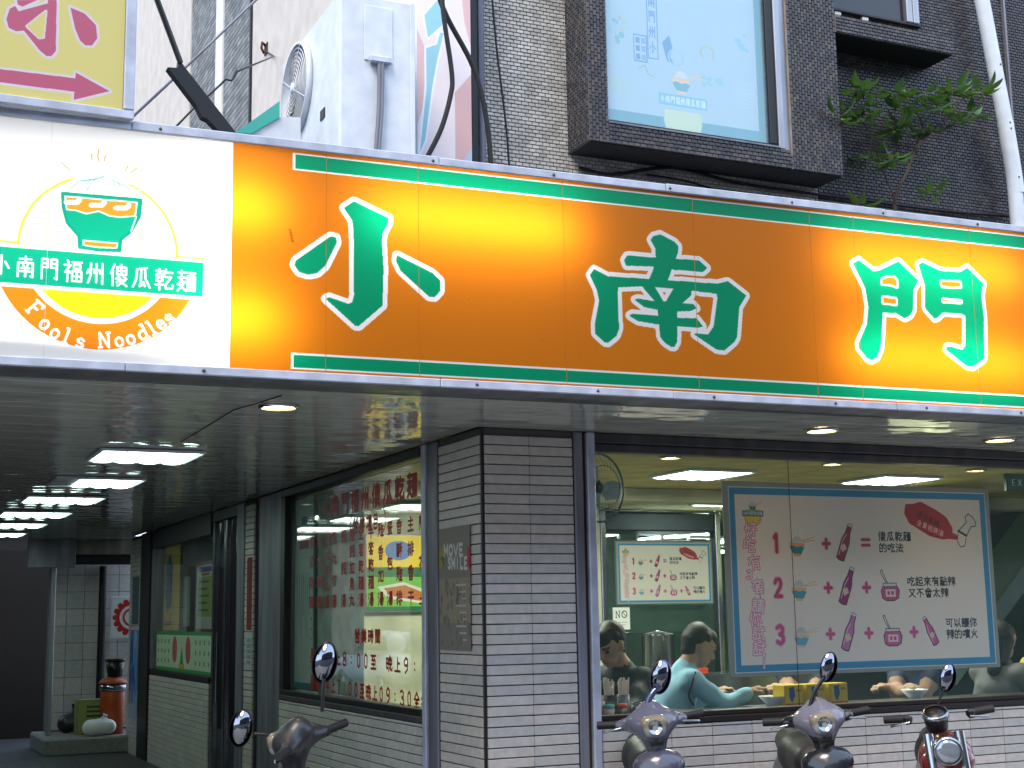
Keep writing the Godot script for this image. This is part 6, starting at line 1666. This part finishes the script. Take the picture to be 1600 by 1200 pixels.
# head: where the head's middle is; dir: horizontal direction the person faces; hips: where they sit
func diner(label: String, head: Vector3, dir: Vector3, bow: float, hips: Vector3, hands: Array, top: Color, legs: Color, hair_c: Color, long_hair: bool, short_sleeve: bool) -> Node3D:
	var skin := Color(0.46, 0.29, 0.20)
	var o := thing("person", label, "person", Vector3(hips.x, 0.125, hips.z), 0, "diners at the window counter")
	var off := -Vector3(hips.x, 0.125, hips.z)
	var side := dir.cross(Vector3.UP).normalized()
	var f := (dir * cos(bow) + Vector3.DOWN * sin(bow)).normalized()     # where the face looks
	var u := side.cross(f).normalized()
	var neck := head - u * 0.115 - f * 0.03
	var base := neck.lerp(hips, 0.10) - u * 0.03
	var chest := base.lerp(hips, 0.34)
	var shl := [base + side * 0.165 - Vector3(0, 0.035, 0), base - side * 0.165 - Vector3(0, 0.035, 0)]
	var bones := [[neck + u * 0.05, base, 0.052, 0.062, skin], [base, chest, 0.085, 0.125, top], [chest + side * 0.05, hips + side * 0.05 + Vector3(0, 0.08, 0), 0.115, 0.125, top], [chest - side * 0.05, hips - side * 0.05 + Vector3(0, 0.08, 0), 0.115, 0.125, top],
		[shl[0], shl[1], 0.068, 0.068, top], [hips + side * 0.07, hips - side * 0.07, 0.13, 0.13, legs]]
	var fine := []
	for i in 2:
		var sg := 1.0 if i == 0 else -1.0
		var wrist: Vector3 = hands[i]
		var mid: Vector3 = shl[i].lerp(wrist, 0.5) + Vector3(0, -0.11, 0) + side * sg * 0.05
		var fore := skin if short_sleeve else top
		bones.append([shl[i], shl[i].lerp(mid, 0.55), 0.062, 0.054, top])
		bones.append([shl[i].lerp(mid, 0.55), mid, 0.050 if short_sleeve else 0.056, 0.043 if short_sleeve else 0.052, fore])
		bones.append([mid, wrist - (wrist - mid).normalized() * 0.03, 0.043 if short_sleeve else 0.054, 0.030 if short_sleeve else 0.040, fore])
		bones.append([wrist - (wrist - mid).normalized() * 0.05, wrist, 0.030, 0.026, skin])
		fine.append(body(hand_bones(wrist, wrist - mid + dir * 0.05, skin).map(func(b: Array) -> Array: return [b[0] + off, b[1] + off, b[2], b[3], b[4]]), 0.005, 0.008))
		var knee: Vector3 = hips + dir * 0.42 + side * sg * 0.11 + Vector3(0, 0.02, 0)
		var foot := Vector3(knee.x, 0.20, knee.z) - dir * 0.05
		bones.append([hips + side * sg * 0.09, knee, 0.088, 0.062, legs])
		bones.append([knee, foot, 0.058, 0.042, legs])
		bones.append([foot, foot + dir * 0.13 - Vector3(0, 0.03, 0), 0.042, 0.034, Color(0.05, 0.045, 0.04)])
	var dark := Color(0.03, 0.02, 0.02)
	var hd := [[head + u * 0.035 - f * 0.025, head + u * 0.03 + f * 0.015, 0.088, 0.082, skin], [head - u * 0.02 + f * 0.02, head - u * 0.065 + f * 0.045, 0.066, 0.046, skin], [head - u * 0.09 + f * 0.055, head - u * 0.092 + f * 0.05, 0.03, 0.03, skin],
		[head + u * 0.005 + f * 0.09, head - u * 0.026 + f * 0.108, 0.010, 0.015, skin], [neck + u * 0.07, neck, 0.05, 0.054, skin],
		[head - u * 0.058 + f * 0.090 + side * 0.018, head - u * 0.058 + f * 0.090 - side * 0.018, 0.009, 0.009, Color(0.42, 0.18, 0.15)]]
	for sg in [-1.0, 1.0]:
		hd.append([head + side * sg * 0.083 + u * 0.014 - f * 0.008, head + side * sg * 0.086 - u * 0.024 - f * 0.004, 0.019, 0.013, skin])
		hd.append([head + side * sg * 0.032 + u * 0.008 + f * 0.082, head + side * sg * 0.036 + u * 0.008 + f * 0.080, 0.010, 0.010, dark])
		hd.append([head + side * sg * 0.022 + u * 0.030 + f * 0.090, head + side * sg * 0.05 + u * 0.030 + f * 0.076, 0.007, 0.006, dark])
	fine.append(body(hd.map(func(b: Array) -> Array: return [b[0] + off, b[1] + off, b[2], b[3], b[4]]), 0.006, 0.022))
	fine.push_front(body(bones.map(func(b: Array) -> Array: return [b[0] + off, b[1] + off, b[2], b[3], b[4]]), 0.014, 0.045))
	var cs := vertex_mat("cloth_and_skin", 0.75)
	cs.normal_enabled = true
	cs.normal_texture = M.ceiling_board.normal_texture
	cs.normal_scale = 1.1
	cs.uv1_triplanar = true
	cs.uv1_world_triplanar = true
	cs.uv1_scale = Vector3(2.2, 1.3, 2.2)
	var bd := put(o, "body", joined(fine), cs)
	var hb := [[head + u * 0.055 - f * 0.035, head + u * 0.062 + f * 0.03, 0.096, 0.070, hair_c], [head + u * 0.02 - f * 0.06, head - u * 0.04 - f * 0.055, 0.078, 0.060, hair_c]]
	for sg in [-1.0, 1.0]:
		hb.append([head + side * sg * 0.055 + u * 0.06 - f * 0.01, head + side * sg * 0.078 + u * 0.03 - f * 0.035, 0.045, 0.022, hair_c])
	for i in 34:   # loose strands so that the hair's outline is uneven
		var d := (u * rng.randf_range(-0.1, 1.0) - f * rng.randf_range(-0.5, 1.0) + side * rng.randf_range(-0.9, 0.9)).normalized()
		var q := head + u * 0.045 - f * 0.03 + d * 0.082
		hb.append([q, q + d * 0.012 - u * rng.randf_range(0.01, 0.035), 0.013, 0.006, hair_c])
	if long_hair:
		hb.append([head - u * 0.02 - f * 0.07, neck - u * 0.10 - f * 0.08, 0.075, 0.05, hair_c])
		hb.append([head + side * 0.07 - f * 0.03, neck + side * 0.06 - f * 0.05 - u * 0.04, 0.035, 0.03, hair_c])
	put(bd, "hair", body(hb.map(func(b: Array) -> Array: return [b[0] + off, b[1] + off, b[2], b[3], b[4]]), 0.006, 0.010), vertex_mat("hair_strands", 0.6))
	var st := thing("stool", "bar stool under the " + label.get_slice(" with ", 0).get_slice(" seen ", 0).get_slice(" at ", 0).get_slice(" looking ", 0).get_slice(" bending ", 0), "stool", Vector3(hips.x, 0.125, hips.z), 0, "bar stools at the counter")
	put(st, "seat", lathe([Vector2(0, hips.y - 0.275), Vector2(0.15, hips.y - 0.275), Vector2(0.16, hips.y - 0.255), Vector2(0, hips.y - 0.245)], 20), M.black_plastic)
	put(st, "post", tube([Vector3(0, 0.02, 0), Vector3(0, hips.y - 0.276, 0)], 0.025, 10), M.steel)
	put(st, "foot", lathe([Vector2(0, 0), Vector2(0.19, 0), Vector2(0.18, 0.015), Vector2(0.03, 0.03), Vector2(0, 0.03)], 24), M.steel)
	return o

func people_inside() -> void:
	var black := Color(0.012, 0.010, 0.010)
	var jeans := Color(0.03, 0.04, 0.07)
	diner("diner in a dark shirt bending over beside the window post", Vector3(1.30, 1.405, -1.0), Vector3(-0.93, 0, 0.37), 0.5, Vector3(1.56, 0.76, -1.12), [Vector3(1.10, 1.07, -0.82), Vector3(1.05, 1.06, -0.62)], Color(0.012, 0.014, 0.022), jeans, black, false, false)
	var p := diner("diner in a light blue jacket with a dark piping line, eating", Vector3(1.955, 1.385, -1.0), Vector3(0.97, 0, 0.24), 0.45, Vector3(1.66, 0.78, -1.06), [Vector3(2.17, 1.095, -0.78), Vector3(2.13, 1.08, -1.12)], Color(0.28, 0.56, 0.74), jeans, black, false, false)
	put(p, "jacket_piping", tube(curve([Vector3(1.800, 1.235, -0.815), Vector3(1.765, 1.17, -0.80), Vector3(1.755, 1.09, -0.83), Vector3(1.80, 1.03, -0.85)]).map(func(q: Vector3) -> Vector3: return q - Vector3(1.66, 0.125, -1.06)), 0.007, 6), M.black_plastic)
	diner("diner in a navy shirt seen below the poster", Vector3(3.72, 1.42, -1.05), Vector3(-0.9, 0, 0.43), 0.3, Vector3(3.86, 0.76, -1.10), [Vector3(3.42, 1.08, -0.72), Vector3(3.48, 1.07, -1.0)], Color(0.018, 0.028, 0.075), jeans, black, false, true)
	diner("diner in black seen below the middle of the poster", Vector3(3.10, 1.42, -1.5), Vector3(-0.8, 0, 0.6), 0.3, Vector3(3.22, 0.76, -1.55), [Vector3(2.90, 1.08, -1.1), Vector3(2.84, 1.08, -1.35)], Color(0.022, 0.022, 0.024), jeans, black, false, true)
	diner("long haired diner in a grey patterned top looking along the counter", Vector3(4.515, 1.365, -1.0), Vector3(0.97, 0, -0.24), 0.12, Vector3(4.43, 0.76, -1.06), [Vector3(4.68, 1.075, -0.75), Vector3(4.74, 1.08, -0.98)], Color(0.13, 0.13, 0.14), jeans, black, true, true)
	diner("diner in a bright yellow shirt at the right end of the counter", Vector3(4.90, 1.40, -0.95), Vector3(-0.9, 0, 0.43), 0.2, Vector3(4.96, 0.76, -1.0), [Vector3(4.66, 1.08, -0.66), Vector3(4.62, 1.08, -0.86)], Color(0.55, 0.46, 0.02), jeans, black, false, false)

# ---------------------------------------------------------------- scooters
func mirror_head(o: Node, at: Vector3, face: Vector3, k: float, shell: Material) -> void:
	var z := face.normalized()
	var x := Vector3.UP.cross(z).normalized()
	var b := Basis(x, z.cross(x), z)
	var m := put(o, "mirror", lathe([Vector2(0, -0.030), Vector2(0.030, -0.026), Vector2(0.050, -0.010), Vector2(0.055, 0.0), Vector2(0.051, 0.004)], 24), shell, at, b * Basis(Vector3.BACK, -0.3) * Basis(Vector3.RIGHT, PI / 2).scaled(Vector3(k * 0.82, k * 1.35, k * 0.8)))
	put(m, "mirror_glass", lathe([Vector2(0, 0.002), Vector2(0.050, 0.002), Vector2(0.050, 0.0035), Vector2(0, 0.0035)], 24), mat("mirror_silver", Color(0.55, 0.56, 0.60), 0.05, 1.0))

# x runs forward, z to the rider's right
func scooter(label: String, grip_at: Vector3, heading: float, lean: float, paint: Color, trim_c: Color, style: int) -> Node3D:
	var turn := Basis(Vector3.UP, heading) * Basis(Vector3.RIGHT, lean)
	var bar := Vector3(0.40, 1.0, 0)
	var foot := grip_at - turn * bar
	var o := thing("scooter", label, "scooter", Vector3(foot.x, 0.1, foot.z), 0, "scooters parked before the shop")
	o.basis = turn
	var pm := vertex_mat("scooter_paint_%d" % style, 0.45 if style == 0 else 0.25)
	pm.clearcoat_enabled = true
	pm.clearcoat = 0.15 if style == 0 else 0.5
	pm.clearcoat_roughness = 0.08
	for x in [0.66, -0.56]:
		var w := put(o, "wheel", lathe([Vector2(0.13, -0.045), Vector2(0.19, -0.05), Vector2(0.215, -0.03), Vector2(0.22, 0), Vector2(0.215, 0.03), Vector2(0.19, 0.05), Vector2(0.13, 0.045), Vector2(0.13, -0.045)], 32), M.rubber, Vector3(x, 0.22, 0), Basis(Vector3.RIGHT, PI / 2))
		put(w, "rim", lathe([Vector2(0, -0.03), Vector2(0.05, -0.04), Vector2(0.13, -0.02), Vector2(0.13, 0.02), Vector2(0.05, 0.04), Vector2(0, 0.03)], 24), M.steel)
	put(o, "fork", tube([Vector3(0.66, 0.24, 0.06), Vector3(0.55, 0.55, 0.05), Vector3(0.46, 0.80, 0.0)], [0.022, 0.025, 0.03], 8), M.black_plastic)
	put(o, "frame_tube", tube(curve([Vector3(0.46, 0.80, 0), Vector3(0.32, 0.32, 0), Vector3(-0.1, 0.27, 0), Vector3(-0.5, 0.42, 0)]), 0.03, 8), M.black_plastic)
	# front apron, floor, tail: smooth painted shells
	put(o, "apron", body([[Vector3(0.47, 0.80, -0.07), Vector3(0.47, 0.80, 0.07), 0.05, 0.05, paint], [Vector3(0.50, 0.58, -0.13), Vector3(0.50, 0.58, 0.13), 0.055, 0.055, paint], [Vector3(0.40, 0.36, -0.13), Vector3(0.40, 0.36, 0.13), 0.05, 0.05, paint], [Vector3(0.56, 0.60, 0), Vector3(0.48, 0.80, 0), 0.08, 0.06, paint]], 0.016, 0.10), pm)
	put(o, "fender", body([[Vector3(0.52, 0.46, 0), Vector3(0.70, 0.48, 0), 0.07, 0.065, paint], [Vector3(0.70, 0.48, 0), Vector3(0.86, 0.40, 0), 0.065, 0.03, paint]], 0.016, 0.05), pm)
	put(o, "floor", block(Vector3(0.46, 0.06, 0.30), 0.02), M.black_plastic, Vector3(0.14, 0.30, 0))
	put(o, "tail", body([[Vector3(-0.12, 0.42, 0), Vector3(-0.62, 0.60, 0), 0.14, 0.12, paint], [Vector3(-0.10, 0.62, 0), Vector3(-0.72, 0.68, 0), 0.11, 0.08, paint]], 0.02, 0.1), pm)
	put(o, "seat", body([[Vector3(-0.06, 0.755, 0), Vector3(-0.34, 0.765, 0), 0.085, 0.105, Color(0.012, 0.012, 0.014)], [Vector3(-0.34, 0.765, 0), Vector3(-0.70, 0.80, 0), 0.105, 0.075, Color(0.012, 0.012, 0.014)]], 0.016, 0.06), vertex_mat("seat_vinyl", 0.5))
	for s in [-1, 1]:
		var sg := float(s)
		put(o, "turn_signal", body([[Vector3(0.535, 0.72, 0.10 * sg), Vector3(0.50, 0.66, 0.155 * sg), 0.030, 0.026, Color(0.45, 0.42, 0.36)]], 0.010, 0.02), vertex_mat("signal_lens", 0.12))
	# handlebar: cowl, grips, levers, mirrors
	if style < 3:
		var flank := paint if style == 2 else trim_c
		put(o, "handlebar_cowl", body([[Vector3(0.44, 1.0, -0.06), Vector3(0.44, 1.0, 0.06), 0.055, 0.055, trim_c], [Vector3(0.47, 0.985, 0), Vector3(0.41, 1.04, 0), 0.075, 0.062, trim_c], [Vector3(0.41, 1.0, -0.07), Vector3(0.375, 0.995, -0.15), 0.042, 0.026, flank], [Vector3(0.41, 1.0, 0.07), Vector3(0.375, 0.995, 0.15), 0.042, 0.026, flank], [Vector3(0.45, 0.93, 0), Vector3(0.46, 0.86, 0), 0.06, 0.045, paint]], 0.011, 0.04), pm)
		var lens := vertex_mat("headlight_lens", 0.06)
		var hl := put(o, "headlight", body([[Vector3(0.524, 1.005, -0.032), Vector3(0.524, 1.005, 0.032), 0.032, 0.032, Color(0.20, 0.165, 0.12)], [Vector3(0.53, 0.962, -0.022), Vector3(0.53, 0.962, 0.022), 0.028, 0.028, Color(0.24, 0.24, 0.25)]], 0.008, 0.03), lens)
		put(hl, "reflector", lathe([Vector2(0, 0.0), Vector2(0.02, 0.003), Vector2(0.034, 0.014)], 18), M.steel, Vector3(0.556, 0.985, 0), Basis(Vector3.BACK, -PI / 2))
		put(o, "name_plate", block(Vector3(0.006, 0.018, 0.06), 0.002), M.black_plastic, Vector3(0.532, 0.905, 0.0))
	else:
		put(o, "headlight", lathe([Vector2(0, -0.10), Vector2(0.045, -0.09), Vector2(0.064, -0.03), Vector2(0.068, 0.02), Vector2(0.066, 0.04), Vector2(0.058, 0.042)], 28), M.steel, Vector3(0.60, 0.86, 0.0), Basis(Vector3.BACK, -PI / 2 - 0.1))
		put(o, "headlight_glass", lathe([Vector2(0, 0.05), Vector2(0.04, 0.047), Vector2(0.06, 0.038), Vector2(0.0, 0.036)], 28), mat("lamp_glass", Color(0.62, 0.64, 0.68), 0.06, 0.6), Vector3(0.60, 0.86, 0.0), Basis(Vector3.BACK, -PI / 2 - 0.1))
		put(o, "gauge", lathe([Vector2(0, -0.05), Vector2(0.05, -0.045), Vector2(0.058, 0.02), Vector2(0.05, 0.04), Vector2(0, 0.045)], 24), M.black_plastic, Vector3(0.46, 0.99, 0.02), Basis(Vector3.BACK, -0.5))
		put(o, "gauge_ring", lathe([Vector2(0.052, 0.02), Vector2(0.062, 0.02), Vector2(0.060, 0.045), Vector2(0.050, 0.045)], 24), M.steel, Vector3(0.46, 0.99, 0.02), Basis(Vector3.BACK, -0.5))
		for s in [-0.07, 0.07]:
			put(o, "fork_leg", tube([Vector3(0.66, 0.24, s), Vector3(0.50, 0.93, s)], 0.024, 12), M.steel)
		put(o, "tank", body([[Vector3(0.36, 0.80, 0), Vector3(0.02, 0.78, 0), 0.13, 0.10, paint]], 0.014, 0.05), pm)
	for s in [-1, 1]:
		var sg := float(s)
		put(o, "grip", tube([Vector3(0.378, 0.998, 0.13 * sg), Vector3(0.36, 1.0, 0.16 * sg), Vector3(0.335, 1.005, 0.255 * sg)], [0.014, 0.019, 0.019], 12), mat("grip_rubber", Color(0.10, 0.075, 0.07), 0.7) if style == 3 else M.rubber)
		put(o, "brake_lever", tube(curve([Vector3(0.40, 0.985, 0.14 * sg), Vector3(0.395, 0.98, 0.185 * sg), Vector3(0.375, 0.972, 0.23 * sg)], 4), 0.0055, 6), M.steel)
		put(o, "switch_block", block(Vector3(0.042, 0.042, 0.04), 0.010), M.black_plastic, Vector3(0.37, 0.995, 0.148 * sg))
	return o

func mirrors(o: Node3D, list: Array, shell: Material) -> void:
	# each: root and head in world space, direction the glass faces, size
	for e in list:
		var inv := o.transform.affine_inverse()
		var a: Vector3 = inv * (e[0] as Vector3)
		var b: Vector3 = inv * (e[1] as Vector3)
		var low: Vector3 = b - (b - a).normalized() * 0.055 * e[3]
		put(o, "mirror_stalk", tube(curve([a, a.lerp(low, 0.4) + Vector3(0, 0.02, 0), low]), 0.0085 if e.size() < 5 else e[4], 8), shell)
		mirror_head(o, b, o.basis.inverse() * (e[2] as Vector3), e[3], shell)

func scooters() -> void:
	var grey := Color(0.10, 0.10, 0.14)
	# black one seen from behind, leaning on its stand
	var a := scooter("black scooter seen from behind at the passage mouth", Vector3(-1.19, 1.14, 0.70), deg_to_rad(127), deg_to_rad(-12), Color(0.014, 0.015, 0.020), Color(0.020, 0.021, 0.027), 0)
	mirrors(a, [[Vector3(-1.12, 1.20, 0.78), Vector3(-1.11, 1.41, 0.78), Vector3(-0.25, -0.12, 0.9), 1.25], [Vector3(-1.27, 1.06, 0.62), Vector3(-1.43, 1.13, 0.58), Vector3(-0.35, -0.15, 0.9), 1.15, 0.007]], M.black_plastic)
	# silver grey one before the window post
	var b := scooter("silver grey scooter parked beside the window post", Vector3(0.47, 1.11, 0.90), deg_to_rad(245), deg_to_rad(6), Color(0.055, 0.055, 0.085), grey, 1)
	mirrors(b, [[Vector3(0.43, 1.14, 0.92), Vector3(0.51, 1.30, 0.93), Vector3(-0.35, -0.14, 0.9), 1.15, 0.016]], mat("mirror_shell_silver", Color(0.40, 0.42, 0.54), 0.15, 0.7))
	# black one with a pale nose before the poster
	var c := scooter("black scooter with a pale headlight surround before the poster", Vector3(1.20, 1.10, 1.22), deg_to_rad(243), deg_to_rad(6), Color(0.014, 0.014, 0.018), Color(0.15, 0.145, 0.18), 2)
	mirrors(c, [[Vector3(1.13, 1.14, 1.25), Vector3(1.225, 1.335, 1.29), Vector3(-0.2, -0.14, 0.95), 1.0, 0.010]], M.black_plastic)
	# red one with a chrome lamp at the right
	var d := scooter("red motorbike with a chrome headlamp at the right end", Vector3(1.72, 1.08, 1.47), deg_to_rad(232), deg_to_rad(6), Color(0.13, 0.014, 0.018), grey, 3)
	mirrors(d, [[Vector3(1.70, 1.09, 1.47), Vector3(1.735, 1.275, 1.53), Vector3(-0.25, -0.14, 0.95), 0.95, 0.005]], M.black_plastic)
